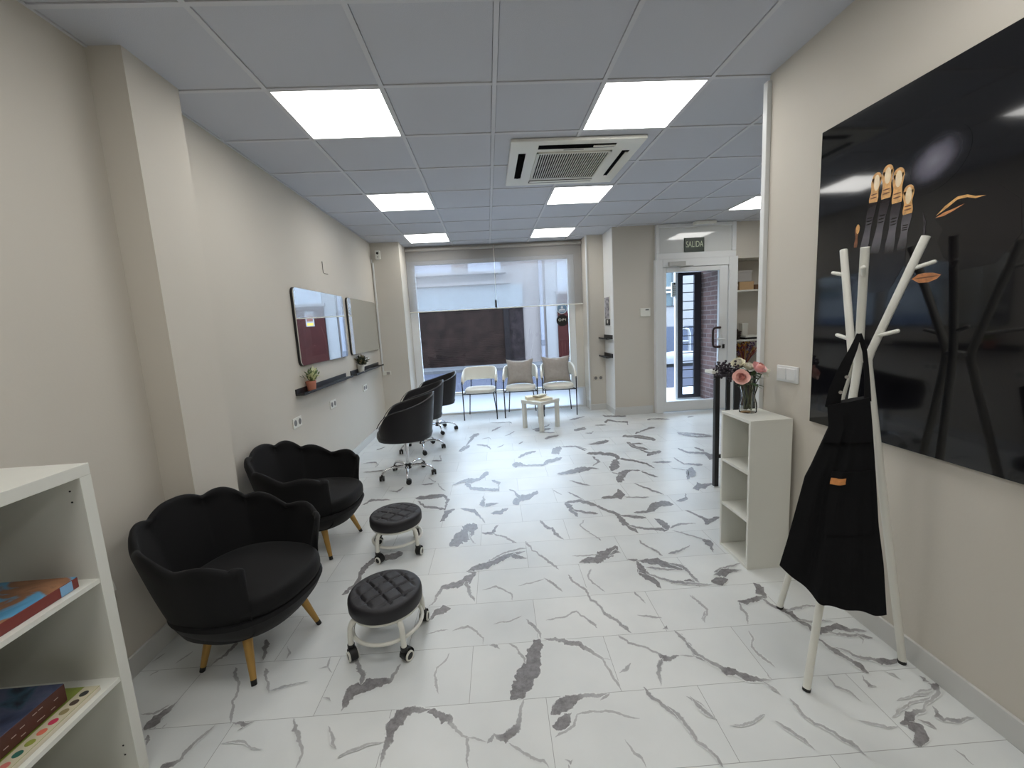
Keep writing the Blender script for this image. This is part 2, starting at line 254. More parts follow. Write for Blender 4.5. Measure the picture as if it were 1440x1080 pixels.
VEINS = '''
139,1785,174,1750 91,1720,143,1681 52,1634,121,1597 31,1581,98,1534 9,1530,55,1478 -17,1490,7,1454
0,1761,2,1768 41,1723,47,1731 61,1670,72,1675 64,1638,75,1640
165,1757,167,1781 210,1758,213,1776 255,1740,265,1765 273,1717,284,1744 323,1701,337,1731 344,1681,358,1699 375,1652,383,1663 402,1623,409,1630 408,1586,416,1590 421,1514,428,1518 433,1463,441,1467
405,1624,406,1629 441,1614,442,1619
162,1377,146,1404 201,1390,175,1443 236,1417,226,1466 288,1446,289,1464 342,1448,344,1462 381,1448,384,1462
147,1319,139,1363 195,1324,174,1379 231,1376,223,1389
149,1298,146,1307 187,1314,184,1320 225,1337,219,1342 243,1379,241,1383 294,1380,295,1387 374,1373,377,1381 411,1351,414,1357 466,1337,467,1340
379,1461,387,1452 363,1447,370,1432 343,1434,345,1423
-324,1430,-325,1472 -295,1428,-292,1460 -258,1408,-250,1441 -240,1402,-221,1422 -226,1384,-217,1390 -184,1342,-180,1347 -168,1331,-160,1333 -166,1286,-157,1285 -159,1227,-150,1226
-164,1329,-164,1335 -126,1321,-124,1327 -98,1308,-96,1313
47,1466,51,1465 28,1409,38,1406 14,1366,31,1356 -11,1344,9,1322 -28,1332,-26,1296 -69,1337,-68,1329 -90,1319,-76,1306 -96,1311,-90,1301
-16,1295,-11,1301 17,1264,21,1269 55,1236,59,1243 93,1223,97,1228 109,1198,114,1201
366,2247,379,2261 392,2168,402,2181 434,2091,447,2103 440,2023,452,2035 480,1955,492,1966 485,1901,498,1914 526,1838,539,1852 561,1771,577,1788 577,1754,585,1764
226,2241,230,2250 270,2173,282,2192 314,2100,321,2110
82,2187,82,2195 167,2203,167,2210 239,2233,238,2244
-122,2171,-123,2178 -46,2192,-45,2207 7,2152,10,2161 35,2114,43,2121 39,2067,43,2067
-383,1869,-385,1877 -328,1881,-330,1891 -281,1885,-282,1894
-261,1875,-262,1880 -187,1898,-187,1912 -149,1853,-144,1860 -115,1812,-111,1815 -114,1770,-111,1770
-65,1898,-66,1903 18,1907,17,1915 80,1936,78,1947
94,1912,98,1918 128,1854,142,1869 152,1803,161,1808 155,1773,160,1774
197,1889,197,1895 283,1901,282,1909 358,1934,360,1945 370,1905,375,1911 405,1854,416,1868 431,1800,438,1807
512,1757,521,1765 539,1696,548,1708 602,1666,607,1675 645,1621,653,1629 650,1588,671,1616 687,1580,696,1605 733,1591,738,1616
647,1609,666,1595 617,1565,638,1561 609,1513,622,1514 597,1463,600,1463
775,1741,789,1752 795,1665,809,1675 801,1596,814,1605 838,1539,847,1546
734,1602,736,1606 801,1587,804,1593
449,1541,449,1544 489,1553,485,1564 520,1587,511,1597
519,1456,535,1467 535,1418,552,1429 552,1378,565,1389 597,1338,605,1345 615,1304,629,1312 622,1272,633,1275 620,1236,628,1241 655,1197,664,1204
675,1407,680,1411 697,1363,709,1372 718,1317,729,1324
386,1266,390,1267 396,1225,402,1229 418,1196,427,1201 420,1167,428,1169
166,1216,169,1220 181,1197,183,1216 196,1217,193,1220
168,1203,182,1205 172,1192,181,1194
679,2046,697,2063 696,2008,702,2015 716,1950,722,1956
644,1870,646,1876 693,1857,698,1867 751,1832,757,1843
728,1760,730,1772 738,1759,753,1783 747,1752,753,1757
967,1979,977,1987 979,1912,993,1923 988,1870,998,1872 943,1813,952,1812 940,1778,944,1780
761,2227,811,2283 795,2152,831,2192 830,2080,858,2108 840,2054,852,2063
809,2194,816,2208 869,2146,879,2162 914,2093,926,2117 1007,2080,1025,2114 1061,2055,1071,2071
1037,2172,1051,2183 1041,2111,1059,2128 1061,2058,1071,2068
-222,2366,-219,2393 -186,2346,-158,2358 -214,2320,-184,2254 -265,2275,-252,2220 -352,2248,-341,2217 -375,2180,-360,2166 -380,2119,-372,2111 -405,2074,-399,2066
-225,2278,-194,2278 -207,2163,-191,2171 -163,2080,-153,2091
-389,1959,-395,1968 -343,1998,-365,2037 -305,2013,-328,2073 -281,2036,-292,2073
-90,1765,-90,1769 -60,1748,-56,1766 -33,1733,-30,1739
-266,1737,-261,1733 -279,1699,-275,1694 -314,1665,-310,1660 -318,1617,-311,1615 -310,1569,-300,1571 -288,1525,-284,1526
518,2297,524,2288 478,2229,487,2228 490,2156,499,2166 539,2064,543,2069
-656,1489,-663,1493 -640,1522,-675,1545 -621,1565,-659,1602 -598,1577,-628,1632 -522,1597,-540,1640 -491,1612,-503,1631 -480,1644,-492,1653 -465,1694,-480,1705
-602,1607,-625,1607 -621,1668,-647,1664 -658,1732,-676,1728 -683,1778,-692,1777
-443,1255,-453,1257 -445,1329,-469,1337 -426,1382,-467,1407 -404,1428,-440,1467 -373,1452,-383,1481 -312,1449,-316,1473
-902,2228,-921,2255 -848,2310,-873,2337 -846,2476,-877,2510 -810,2574,-831,2620 -689,2578,-712,2646 -633,2621,-660,2688
-706,3511,-721,3585 -588,3513,-603,3599 -475,3534,-478,3594 -447,3465,-415,3467 -440,3296,-431,3255 -615,3381,-614,3339 -689,3498,-694,3472
-435,3044,-455,3072 -400,3161,-434,3232 -353,3258,-362,3286
-312,3249,-312,3280 -204,3182,-195,3235 -136,3043,-127,3060 -113,2975,-107,2984
-339,2661,-360,2712 -253,2717,-310,2845 -198,2818,-261,2969 -161,2937,-181,2999
-233,2868,-223,2874 -208,2744,-199,2753 -176,2683,-171,2693
-131,3253,-138,3328 2,3309,1,3331
-112,3264,-157,3285 -120,3496,-130,3501
-67,3111,-69,3160 22,3112,15,3179 70,3196,61,3230
-139,2824,-138,2848 -55,2793,-65,2838 -13,2934,-23,2950
-62,2804,-59,2826 22,2740,28,2761 100,2640,109,2664
125,3228,102,3341 194,3328,184,3436 289,3383,284,3460 354,3488,345,3539
192,3406,163,3361 146,3553,135,3527 97,3611,93,3588
-317,3818,-280,3901 -241,3645,-237,3708 10,3565,7,3628 24,3780,2,3744 -45,3878,-55,3813
-290,3788,-307,3932 -164,3878,-174,3934 -75,4030,-104,4136
-1151,3473,-1162,3495 -1092,3552,-1109,3602 -926,3545,-932,3570
288,2955,302,2974 313,2848,328,2876 362,2778,377,2805 373,2717,391,2743 407,2646,417,2661
520,3220,543,3256 536,3110,572,3161 573,2952,595,2981
529,3223,534,3254 653,3216,667,3271 731,3132,753,3189 775,3105,784,3125
559,3082,567,3110 654,3004,666,3045 742,2974,752,3008
752,3118,770,3157 804,3037,819,3068 864,2930,892,2972 859,2809,900,2857 895,2718,918,2750 924,2651,942,2677
885,2925,894,2951 977,2876,994,2920 1061,2851,1074,2883
895,2770,905,2793 977,2707,989,2735 1053,2677,1067,2711 1141,2645,1170,2712
1177,2702,1134,2655 1165,2816,1121,2761 1127,2855,1110,2828
1158,2679,1164,2706 1251,2726,1260,2750 1366,2720,1371,2731
1003,2947,1014,2981 1100,2948,1108,2981 1168,2969,1184,3084 1249,3039,1282,3134 1339,3030,1360,3073
1391,3087,1402,3116 1489,3096,1493,3154 1537,3240,1516,3230
1160,2657,1166,2667 1227,2585,1236,2600 1305,2518,1315,2532 1302,2449,1356,2489 1287,2360,1296,2363
1389,2931,1405,2954 1425,2844,1441,2866 1446,2770,1471,2798 1408,2674,1488,2739
1445,2703,1461,2758 1543,2762,1557,2807 1568,2783,1577,2812
754,2344,766,2374 796,2329,814,2353 782,2250,824,2279 793,2181,820,2201
802,2333,808,2350 906,2282,936,2344 954,2249,981,2296 1023,2205,1048,2256 1066,2238,1070,2256
834,2249,842,2269 987,2206,997,2225
462,2358,464,2380 573,2344,579,2431 658,2400,656,2494 748,2485,749,2530
661,2400,658,2419 712,2443,717,2481 742,2428,751,2446
433,2440,434,2447 535,2428,537,2442 602,2435,605,2449
-206,2367,-212,2402 -90,2385,-103,2451 -25,2433,-39,2499 51,2495,46,2533 158,2537,157,2557
46,2497,50,2520 83,2465,90,2512 148,2451,151,2474
-81,2453,-86,2470 11,2534,8,2554 161,2577,160,2593
155,2656,167,2674 206,2532,214,2546 279,2397,291,2417 329,2305,337,2317
900,2570,916,2580 897,2514,909,2530 943,2441,957,2461 974,2355,985,2368
1016,2366,1023,2392 1099,2392,1105,2414 1194,2452,1196,2465
832,3245,841,3286 935,3239,946,3295 989,3238,1029,3404 1027,3252,1060,3331
1028,3243,1033,3259 1216,3195,1226,3219
983,4413,1000,4485 1110,4376,1133,4461 1244,4303,1279,4395 1256,4150,1312,4253
1020,4309,1041,4348 1037,4153,1066,4147 960,4056,959,4024
1223,4212,1263,4139 1150,4062,1184,3931 1087,3904,1093,3841
1274,4175,1293,4226 1395,4082,1415,4130 1479,3967,1501,4011 1515,3846,1529,3870
1076,3542,1058,3591 1151,3645,1128,3775 1204,3753,1218,3861 1291,3836,1298,3858 1358,3799,1374,3842
1164,3747,1151,3718 1092,3842,1084,3822
1761,3712,1785,3723 1686,3522,1767,3660 1820,3644,1773,3725 1876,3813,1846,3819
1668,3818,1676,3834 1770,3733,1783,3758
565,3860,570,3904 699,3873,709,3951 783,3879,805,4028 939,3958,950,4004 992,3928,1000,3951
614,4515,614,4556 687,4499,683,4733 768,4694,765,4791
766,4738,773,4779 931,4719,944,4767 995,4526,1006,4552
167,4159,170,4329 218,4187,229,4317 303,4175,307,4213 473,4151,477,4202 529,4214,531,4316 671,4297,677,4377 705,4357,703,4405
1570,4997,1601,5088 1689,4927,1715,4998 1783,4838,1825,4940 1879,4731,1916,4812
1534,4741,1562,4796 1565,4511,1597,4581 1672,4413,1696,4469
1575,4201,1594,4277 1663,4258,1691,4352 1771,4306,1795,4375
2257,4986,2284,5041 2349,4902,2384,4973 2472,4840,2509,4909 2569,4758,2598,4807
1984,4387,2007,4426 2021,4218,2049,4270 2161,4143,2198,4205 2135,3954,2249,4111
2168,4383,2193,4421 2197,4216,2229,4264
1353,3789,1368,3819 1429,3630,1449,3666 1449,3604,1463,3632
1812,4102,1829,4127 1826,3897,1844,3930 1975,3822,2005,3877
1195,3505,1205,3526 1270,3365,1287,3396 1346,3223,1359,3244
1628,3293,1641,3332 1666,3272,1727,3424 1758,3322,1787,3389 1840,3376,1850,3401
241,4444,237,4498 342,4562,341,4636 466,4641,468,4688
-425,4829,-439,4889 -363,4901,-392,5047 -302,5045,-311,5097
-231,5071,-231,5107 -106,4988,-100,5055 -57,4841,-50,4865
591,3431,600,3453 640,3329,653,3358 692,3243,698,3256
469,3506,473,3518 528,3378,535,3395
660,3689,666,3708 733,3588,745,3625 814,3532,820,3550
1116,4769,1122,4802 1268,4776,1294,4894 1362,4851,1374,4902
626,5106,626,5176 687,5185,693,5262 827,5239,835,5299
1051,5415,1061,5478 1232,5478,1244,5543
-331,5412,-339,5461 -234,5499,-253,5646 -200,5589,-205,5643
539,5530,548,5641 655,5555,666,5667 773,5592,784,5683
616,2915,620,2905 562,2819,574,2822 591,2734,597,2745 649,2624,656,2635 650,2590,667,2611
1562,4012,1572,4036 1652,3973,1677,4032 1751,3983,1762,4007
1329,2025,1353,2043 1310,1962,1370,1997 1317,1929,1331,1913 1291,1936,1275,1900 1222,1912,1204,1876 1187,1922,1166,1892
1168,1896,1186,1901 1150,1834,1163,1841 1154,1798,1164,1801 1121,1746,1128,1745
1296,1909,1310,1921 1304,1856,1323,1873 1335,1821,1350,1836 1354,1782,1387,1807 1351,1733,1378,1754 1381,1704,1402,1720 1380,1652,1398,1663
1358,1804,1365,1818 1431,1817,1439,1831 1482,1829,1489,1838 1555,1813,1560,1819
1360,1738,1369,1749 1421,1723,1429,1734 1514,1713,1521,1721
1378,1640,1400,1676 1445,1648,1470,1691 1495,1667,1523,1699 1533,1642,1551,1661 1607,1636,1620,1650
1438,1646,1447,1656 1505,1621,1520,1637 1550,1617,1563,1631 1585,1589,1610,1610
1551,1621,1562,1627 1547,1591,1557,1594 1526,1572,1529,1570
1358,1613,1381,1629 1372,1570,1389,1582 1380,1537,1404,1554 1403,1497,1419,1509 1411,1459,1439,1477 1413,1423,1441,1439
1399,1565,1405,1571 1434,1542,1444,1549 1447,1504,1459,1514 1497,1479,1512,1493 1522,1457,1554,1490 1584,1464,1605,1488
769,1744,779,1753 786,1687,800,1698 800,1599,815,1609 830,1561,839,1570 862,1522,875,1534 873,1483,903,1515 913,1474,933,1495 939,1445,965,1476 991,1441,1001,1456 1034,1440,1039,1447
1033,1447,1025,1445 1043,1476,1033,1473
995,1437,1003,1442 1004,1401,1014,1407 1021,1370,1027,1373
1040,1357,1046,1360 1042,1319,1056,1325 1044,1277,1053,1282 1059,1246,1069,1253 1095,1215,1105,1222 1112,1175,1125,1183 1129,1153,1141,1160 1136,1130,1151,1138
679,1406,684,1410 694,1351,707,1361 733,1302,741,1308
580,1364,591,1373 614,1315,623,1321 620,1275,632,1279 620,1232,629,1237 650,1204,657,1209 660,1174,672,1180 664,1143,677,1149
770,1274,771,1277 812,1273,815,1280 856,1281,857,1287 918,1301,919,1311
933,1278,938,1281 953,1238,963,1245 978,1201,989,1208 989,1166,994,1169
1106,1705,1115,1707 1089,1655,1097,1655 1055,1608,1064,1611 1066,1545,1077,1553 1087,1495,1093,1499
1257,1432,1270,1437 1249,1388,1257,1394 1281,1357,1287,1361 1286,1316,1290,1319
1387,1424,1394,1426 1365,1371,1387,1383 1396,1367,1402,1372
1214,1248,1216,1250 1248,1231,1253,1236 1290,1211,1296,1216 1328,1210,1333,1216
964,1979,971,1986 980,1912,990,1920 991,1865,1002,1867 936,1785,940,1782
1186,2151,1194,2177 1288,2193,1295,2212 1377,2218,1381,2226
1172,2128,1178,2143 1220,2110,1252,2186 1297,2145,1310,2172 1351,2156,1357,2167
1120,2056,1148,2110 1167,2040,1200,2112 1221,2075,1232,2103
973,2271,984,2291 1032,2227,1051,2251 1047,2145,1065,2160 1060,2059,1071,2068
901,2103,912,2125 963,2083,976,2108 1056,2057,1064,2071 1121,2048,1125,2055
1349,1208,1357,1239 1385,1214,1405,1264 1425,1237,1438,1261 1469,1255,1469,1263 1496,1275,1496,1280 1540,1291,1542,1298 1599,1314,1592,1323 1633,1350,1593,1330 1602,1361,1592,1355
1594,1395,1608,1404 1593,1379,1617,1393 1607,1362,1615,1367
1336,1196,1411,1240 1355,1184,1414,1210 1341,1168,1401,1172 1305,1139,1358,1131
1410,1224,1426,1235 1425,1208,1445,1221 1439,1190,1450,1197
1516,1273,1524,1276 1490,1236,1517,1246 1495,1212,1511,1223 1539,1202,1554,1216 1575,1211,1584,1220 1609,1212,1616,1218
1413,1303,1416,1307 1474,1314,1477,1319 1532,1330,1537,1337 1594,1336,1598,1340
1452,1307,1453,1309 1512,1317,1516,1323 1577,1326,1580,1330
1342,1240,1341,1249 1394,1268,1394,1273 1445,1286,1450,1294 1509,1295,1513,1300 1555,1306,1557,1310
1492,1428,1496,1430 1507,1406,1517,1413 1514,1387,1518,1389
1429,1120,1435,1123 1430,1096,1440,1100 1430,1071,1441,1075
-1368,1472,-1434,1522 -1364,1500,-1413,1537 -1360,1543,-1388,1564 -1351,1585,-1366,1595 -1354,1611,-1361,1615
-1325,1422,-1338,1422 -1355,1468,-1386,1468
-1460,1559,-1467,1567 -1408,1557,-1419,1567 -1377,1595,-1384,1600
-1333,1488,-1338,1492 -1320,1505,-1329,1512
-1578,1758,-1583,1762 -1559,1783,-1570,1792
-1512,1823,-1518,1827 -1479,1889,-1488,1897
-1633,1843,-1639,1848 -1610,1892,-1618,1898
-1132,1483,-1127,1479 -1160,1427,-1152,1421 -1171,1394,-1155,1384 -1172,1355,-1162,1347 -1237,1351,-1206,1320
-1228,1774,-1210,1769 -1210,1732,-1194,1735 -1163,1687,-1154,1690 -1134,1639,-1123,1634 -1135,1586,-1124,1583 -1094,1528,-1081,1526 -1079,1486,-1071,1483
-1056,1477,-1060,1488 -1011,1458,-1025,1481 -981,1476,-985,1482
-1025,1472,-1006,1457 -1028,1449,-1023,1444
-1332,1789,-1339,1794 -1300,1844,-1319,1860 -1287,1909,-1309,1928 -1287,1940,-1301,1952
-1180,1936,-1143,1923 -1147,1861,-1123,1854 -1114,1791,-1102,1788
-1087,1748,-1069,1750 -1039,1674,-1027,1675 -995,1610,-989,1611
-993,1614,-996,1618 -940,1632,-946,1641 -893,1645,-895,1649 -845,1650,-848,1656
-1053,1401,-1056,1405 -1021,1404,-1025,1411 -970,1393,-971,1400 -934,1371,-935,1375 -892,1363,-893,1366
-838,1476,-825,1476 -814,1423,-796,1427 -771,1378,-761,1380 -745,1331,-737,1329 -744,1288,-737,1285
-691,1428,-685,1431 -668,1391,-658,1395 -630,1339,-621,1342
-604,1300,-614,1310 -586,1319,-591,1324 -525,1339,-529,1345 -459,1345,-460,1349
-757,1558,-758,1562 -725,1549,-725,1556 -717,1538,-714,1539
-1001,1788,-1007,1791 -1003,1828,-1012,1830 -1036,1873,-1039,1872
-829,1712,-831,1716 -796,1719,-804,1726 -801,1784,-806,1786
-803,1727,-801,1730 -766,1687,-763,1691
-63,6243,-62,6269 55,6170,56,6209 232,6177,235,6229 259,6072,270,6123
129,5394,128,5413 199,5468,196,5506 273,5607,270,5645
-364,5011,-372,5035 -249,5498,-280,5616 -211,5633,-215,5663
625,5101,627,5161 697,5175,702,5239 816,5220,823,5277
1056,5416,1069,5516 1144,5494,1153,5555 1239,5561,1246,5603
1102,6054,1110,6104 1195,6073,1209,6161 1375,6219,1381,6252
516,5615,519,5668 587,5640,592,5716 691,5697,695,5772 797,5861,798,5904
591,5466,596,5506 790,5382,798,5431
-35,5684,-40,5734 51,5818,44,5893 108,5943,106,5971
1159,5274,1163,5293 1242,5242,1249,5280 1294,5339,1294,5362
-168,5321,-169,5345 -79,5368,-79,5397 -43,5268,-39,5286
282,4974,279,5013 350,5066,348,5107
28,4892,25,4923 114,4997,112,5029
1655,6235,1664,6260 1658,6125,1683,6209 1812,6085,1833,6155 1959,6033,1986,6116
1556,5718,1564,5819 1635,5863,1663,5967 1730,5766,1743,5803 1853,5673,1886,5752 1805,5535,1816,5532
1387,5634,1396,5670 1533,5612,1549,5672
2154,5719,2181,5805 2241,5789,2255,5827 2378,5741,2399,5791 2458,5689,2475,5726
1758,5074,1775,5141 1838,5145,1850,5193 2018,5283,2041,5357 2106,5292,2130,5357
1559,4978,1573,5026 1655,4984,1668,5022 1773,4974,1791,5021 1843,4841,1875,4911 1895,4770,1915,4812
2253,5012,2273,5048 2277,4885,2310,4947 2393,4763,2416,4807 2568,4743,2591,4787
2269,5012,2282,5041 2523,4861,2542,4897 2532,4779,2558,4819
2738,5732,2765,5795 2858,5786,2872,5817
1534,4750,1549,4776 1534,4562,1555,4602 1584,4451,1597,4479 1632,4287,1653,4337 1769,4302,1783,4338
1551,4674,1562,4707 1688,4631,1707,4681
1091,4768,1096,4794 1232,4761,1245,4822 1336,4842,1350,4928
855,4753,863,4787 948,4709,957,4741 1028,4565,1036,4587
-1384,4320,-1392,4346 -1250,4328,-1260,4362 -1176,4357,-1183,4383
-1476,4641,-1482,4660 -1347,4645,-1359,4693 -1295,4565,-1286,4563 -1311,4495,-1297,4465
-997,3753,-1001,3772 -904,3714,-914,3746 -871,3823,-881,3845
-422,3770,-427,3789 -340,3840,-349,3886 -268,3891,-277,3946
-566,3867,-559,3878 -535,3759,-530,3776 -469,3652,-466,3671
-711,3838,-717,3866 -614,3849,-621,3884 -580,3900,-587,3887 -677,4045,-679,4026
-1453,5127,-1470,5172 -1372,5254,-1384,5290
-418,4864,-433,4947 -348,4970,-357,5024
-648,4744,-635,4753 -611,4570,-599,4529 -712,4592,-707,4554
'''
mb = MB()
mb.face([(-1.7, -2.6, 0), (4.45, -2.6, 0), (4.45, 7.12, 0), (-1.7, 7.12, 0)])
mb.mi = 1; CL = mb.bm.loops.layers.float_color.new('vein_core'); vi = 0
rv = random.Random(3)
for ln in VEINS.strip().split('\n'):
    K = [[float(v)/1000 for v in t.split(',')] for t in ln.split()]
    rows = []
    for a, b in zip(K[:-1], K[1:]):
        L = sqrt((a[0]-b[0])**2+(a[1]-b[1])**2); n = max(2, min(24, int(L/0.010)))
        for i in range(n):
            t = i/n; rows.append([a[k]+(b[k]-a[k])*t for k in range(4)])
    rows.append(K[-1]); sx = rv.random()*50
    zz = .0006+.000012*vi; vi += 1
    pl = []
    for i, q in enumerate(rows):
        cx, cy = (q[0]+q[2])/2, (q[1]+q[3])/2; hx, hy = (q[0]-q[2])/2, (q[1]-q[3])/2
        wd = sqrt(hx*hx+hy*hy); g = 1+.0035/max(wd, .0015)
        g = min(g, 2.2)
        n1 = noise.noise((cx*22+sx, cy*22, 0))+.6*noise.noise((cx*60+sx, cy*60, 5)); n3 = noise.noise((cx*22, cy*22+sx, 9))+.6*noise.noise((cx*60, cy*60+sx, 2))
        j = min(.010, wd*.9+.003)
        ox, oy = n1*j, n3*j
        end = min(1, (min(i, len(rows)-1-i)+.5)/3)
        ka = g*1.12*end*max(.3, 1+.45*noise.noise((cx*26, cy*26+sx, 3))+.4*noise.noise((cx*70, cy*70+sx, 6)))
        kb = g*1.12*end*max(.3, 1+.45*noise.noise((cx*26, cy*26+sx, 13))+.4*noise.noise((cx*70, cy*70+sx, 16)))
        s4 = max(0.0, min(.75, 1-.012/max(wd, .001)))
        pl.append([(cx+ox+hx*(ka if t_ > 0 else kb)*t_, cy+oy+hy*(ka if t_ > 0 else kb)*t_, zz) for t_ in (1, s4+.02, -s4-.02, -1)]+[min(1, .42+wd*34)])
    for i in range(len(pl)-1):
        for s_ in (0, 1, 2):
            f = mb.face([pl[i][s_], pl[i][s_+1], pl[i+1][s_+1], pl[i+1][s_]])
            d0, d1 = pl[i][4], pl[i+1][4]
            for lp, ee, dd in zip(f.loops, ((0, 1, 1, 0), (1, 1, 1, 1), (1, 0, 0, 1))[s_], (d0, d0, d1, d1)): lp[CL] = (ee, dd, 0, 1)
for f in mb.bm.faces:
    f.normal_update()
    if f.normal.z < 0: f.normal_flip()
me = bpy.data.meshes.new('floor'); mb.bm.to_mesh(me); mb.bm.free()
for m in floor_mats(): me.materials.append(m)
o = bpy.data.objects.new('floor', me); COL.objects.link(o); o['kind'] = 'structure'

# ------------------------------------------------------------------ walls
struct('wall_left', MB().box(-1.86, -1.66, -2.6, 7.2, 0, 2.9), WALL)
struct('wall_left_pier', MB().box(-1.66, -1.51, 2.11, 2.456, 0, H+.01), WALL)
struct('wall_front_left', MB().box(-1.66, -1.24, 6.55, 7.2, 0, 2.9), WALL)
fm = screen_fabric('frosted_pane', (236, 238, 240), 0.0)
fo = struct('window_2', MB().box(-1.24, -1.2, 7.0, 7.06, 0, .318).box(1.54, 1.58, 7.0, 7.06, 0, .318).box(-1.2, 1.54, 7.0, 7.06, 0, .03), ALU)
MB().box(-1.2, 1.54, 7.02, 7.028, .03, .318).build('frosted_pane', fm, fo)
struct('wall_front', MB().box(1.46, 1.58, 7.06, 7.2, 0, .33).box(-1.24, 1.58, 7.04, 7.2, 2.52, 2.9).box(1.46, 1.58, 7.04, 7.2, .33, 2.52), WALL)
struct('wall_front_right', MB().box(1.58, 1.845, 6.67, 7.2, 0, 2.9), WALL)
struct('wall_pillar', MB().box(1.845, 2.46, 6.18, 7.1, 0, 2.9), [WALL, SKIRT])
struct('wall_over_entrance', MB().box(2.46, 3.62, 6.18, 6.3, 2.70, 2.9).box(2.46, 3.62, 7.0, 7.1, 2.25, 2.9).box(2.46, 3.62, 6.3, 7.0, 2.7, 2.75), WALL)
struct('wall_niche', MB().box(3.62, 3.69, 6.18, 6.25, 0, 2.9).box(3.69, 4.45, 6.18, 6.25, 2.22, 2.9).box(3.67, 3.69, 6.25, 6.6, 0, 2.22)
       .box(3.69, 4.45, 6.58, 6.66, 0, 2.4).box(3.69, 4.45, 6.25, 6.6, 2.22, 2.4), WALL)
struct('wall_right', MB().box(1.643, 1.76, -2.6, 2.473, 0, 2.9), WALL)
struct('wall_side_room', MB().box(1.76, 4.5, 2.36, 2.473, 0, 2.9), WALL)
struct('wall_far_right', MB().box(4.4, 4.6, 2.3, 7.1, 0, 2.9), WALL)
struct('wall_back', MB().box(-1.86, 1.76, -2.75, -2.6, 0, 2.9), WALL)
struct('pillar_daylit_side', MB().box(1.836, 1.845, 6.18, 6.66, 0, H), mat('daylit_side_white', (226, 226, 224), .45))  # added pale sheet: window daylight on this pillar side put into its colour
# brick wall of the entrance recess
bk = bpy.data.materials.new('brown_brick'); bk.use_nodes = True; nt = bk.node_tree; b = nt.nodes['Principled BSDF']; b.inputs['Roughness'].default_value = .8
tc = nt.nodes.new('ShaderNodeTexCoord'); sp = nt.nodes.new('ShaderNodeSeparateXYZ'); cb = nt.nodes.new('ShaderNodeCombineXYZ')
nt.links.new(tc.outputs['Object'], sp.inputs[0]); nt.links.new(sp.outputs[1], cb.inputs[0]); nt.links.new(sp.outputs[2], cb.inputs[1])
br = nt.nodes.new('ShaderNodeTexBrick'); br.inputs['Scale'].default_value = 1; br.inputs['Brick Width'].default_value = .25; br.inputs['Row Height'].default_value = .075
br.inputs['Mortar Size'].default_value = .008; br.inputs['Color1'].default_value = srgb(108, 80, 76); br.inputs['Color2'].default_value = srgb(80, 60, 58); br.inputs['Mortar'].default_value = srgb(122, 110, 108)
nt.links.new(cb.outputs[0], br.inputs['Vector']); nt.links.new(br.outputs['Color'], b.inputs['Base Color'])
bpn = nt.nodes.new('ShaderNodeBump'); bpn.inputs['Strength'].default_value = .6; bpn.inputs['Distance'].default_value = .01; bpn.invert = True
nt.links.new(br.outputs['Fac'], bpn.inputs['Height']); nt.links.new(bpn.outputs[0], b.inputs['Normal'])
struct('wall_brick', MB().box(3.6, 3.665, 6.27, 7.1, -.1, 2.7), bk)
# skirting
sk = .095
struct('baseboard_left', MB().box(-1.66, -1.647, -2.6, 2.11, 0, sk).box(-1.66, -1.497, 2.097, 2.11, 0, sk).box(-1.51, -1.497, 2.11, 2.456, 0, sk).box(-1.66, -1.497, 2.456, 2.469, 0, sk).box(-1.66, -1.647, 2.469, 6.55, 0, sk), SKIRT, bevel=.002)
struct('baseboard_right', MB().box(1.630, 1.643, -2.6, 2.455, 0, sk), SKIRT, bevel=.002)
struct('baseboard_front', MB().box(-1.66, -1.24, 6.537, 6.55, 0, sk).box(1.58, 1.845, 6.657, 6.67, 0, sk).box(1.845, 2.42, 6.167, 6.18, 0, .12).box(1.832, 1.845, 6.167, 6.67, 0, sk), SKIRT, bevel=.002)
struct('trim_1', MB().box(1.617, 1.665, 2.455, 2.492, 0, H-.03), ALU, bevel=.004)
struct('trim_2', MB().box(1.567, 1.586, 6.655, 6.69, 0, H), ALU)
struct('trim_3', MB().box(-1.645, -1.625, 6.53, 6.55, .83, 2.45).box(-1.66, -1.645, 6.535, 6.55, 2.45, 2.5), ALU)

# ------------------------------------------------------------------ ceiling grid
GX, GY = .1145, 1.878
LIGHTS = [(-2, 1), (1, 1), (-2, 4), (1, 4), (-2, 7), (1, 7), (-2, -2), (1, -2), (-2, -5), (1, -5)]
SIDE = [(5, 5)]
xs = [-1.66]+[GX+.6*k for k in range(-2, 8) if -1.62 < GX+.6*k < 4.4]+[4.4]
ys = [-2.6]+[GY+.6*k for k in range(-7, 9) if -2.55 < GY+.6*k < 6.98]+[7.04]
mb = MB()
def lit(cx, cy):
    i = math.floor((cx-GX)/.6); j = math.floor((cy-GY)/.6)
    return (i, j) in LIGHTS or (i, j) in SIDE
for a, b in zip(xs[:-1], xs[1:]):
    for c, d in zip(ys[:-1], ys[1:]):
        if (a+b)/2 > 1.70 and (c+d)/2 < 2.3: continue
        if not lit((a+b)/2, (c+d)/2):
            mb.box(a+.0145, b-.0145, c+.0145, d-.0145, H+.006, H+.02)
mb.mi = 1
for x in xs:
    y0 = -2.6 if x < 1.7 else 2.4
    mb.box(x-.012, x+.012, y0, 7.04, H, H+.03)
for y in ys:
    mb.box(-1.66, 4.4 if y > 2.35 else 1.66, y-.012, y+.012, H+.0004, H+.03)
mb.mi = 2
mb.box(-1.7, 4.45, -2.65, 7.1, H+.06, H+.12)
struct('ceiling', mb, [TILE, TBAR, VOID])

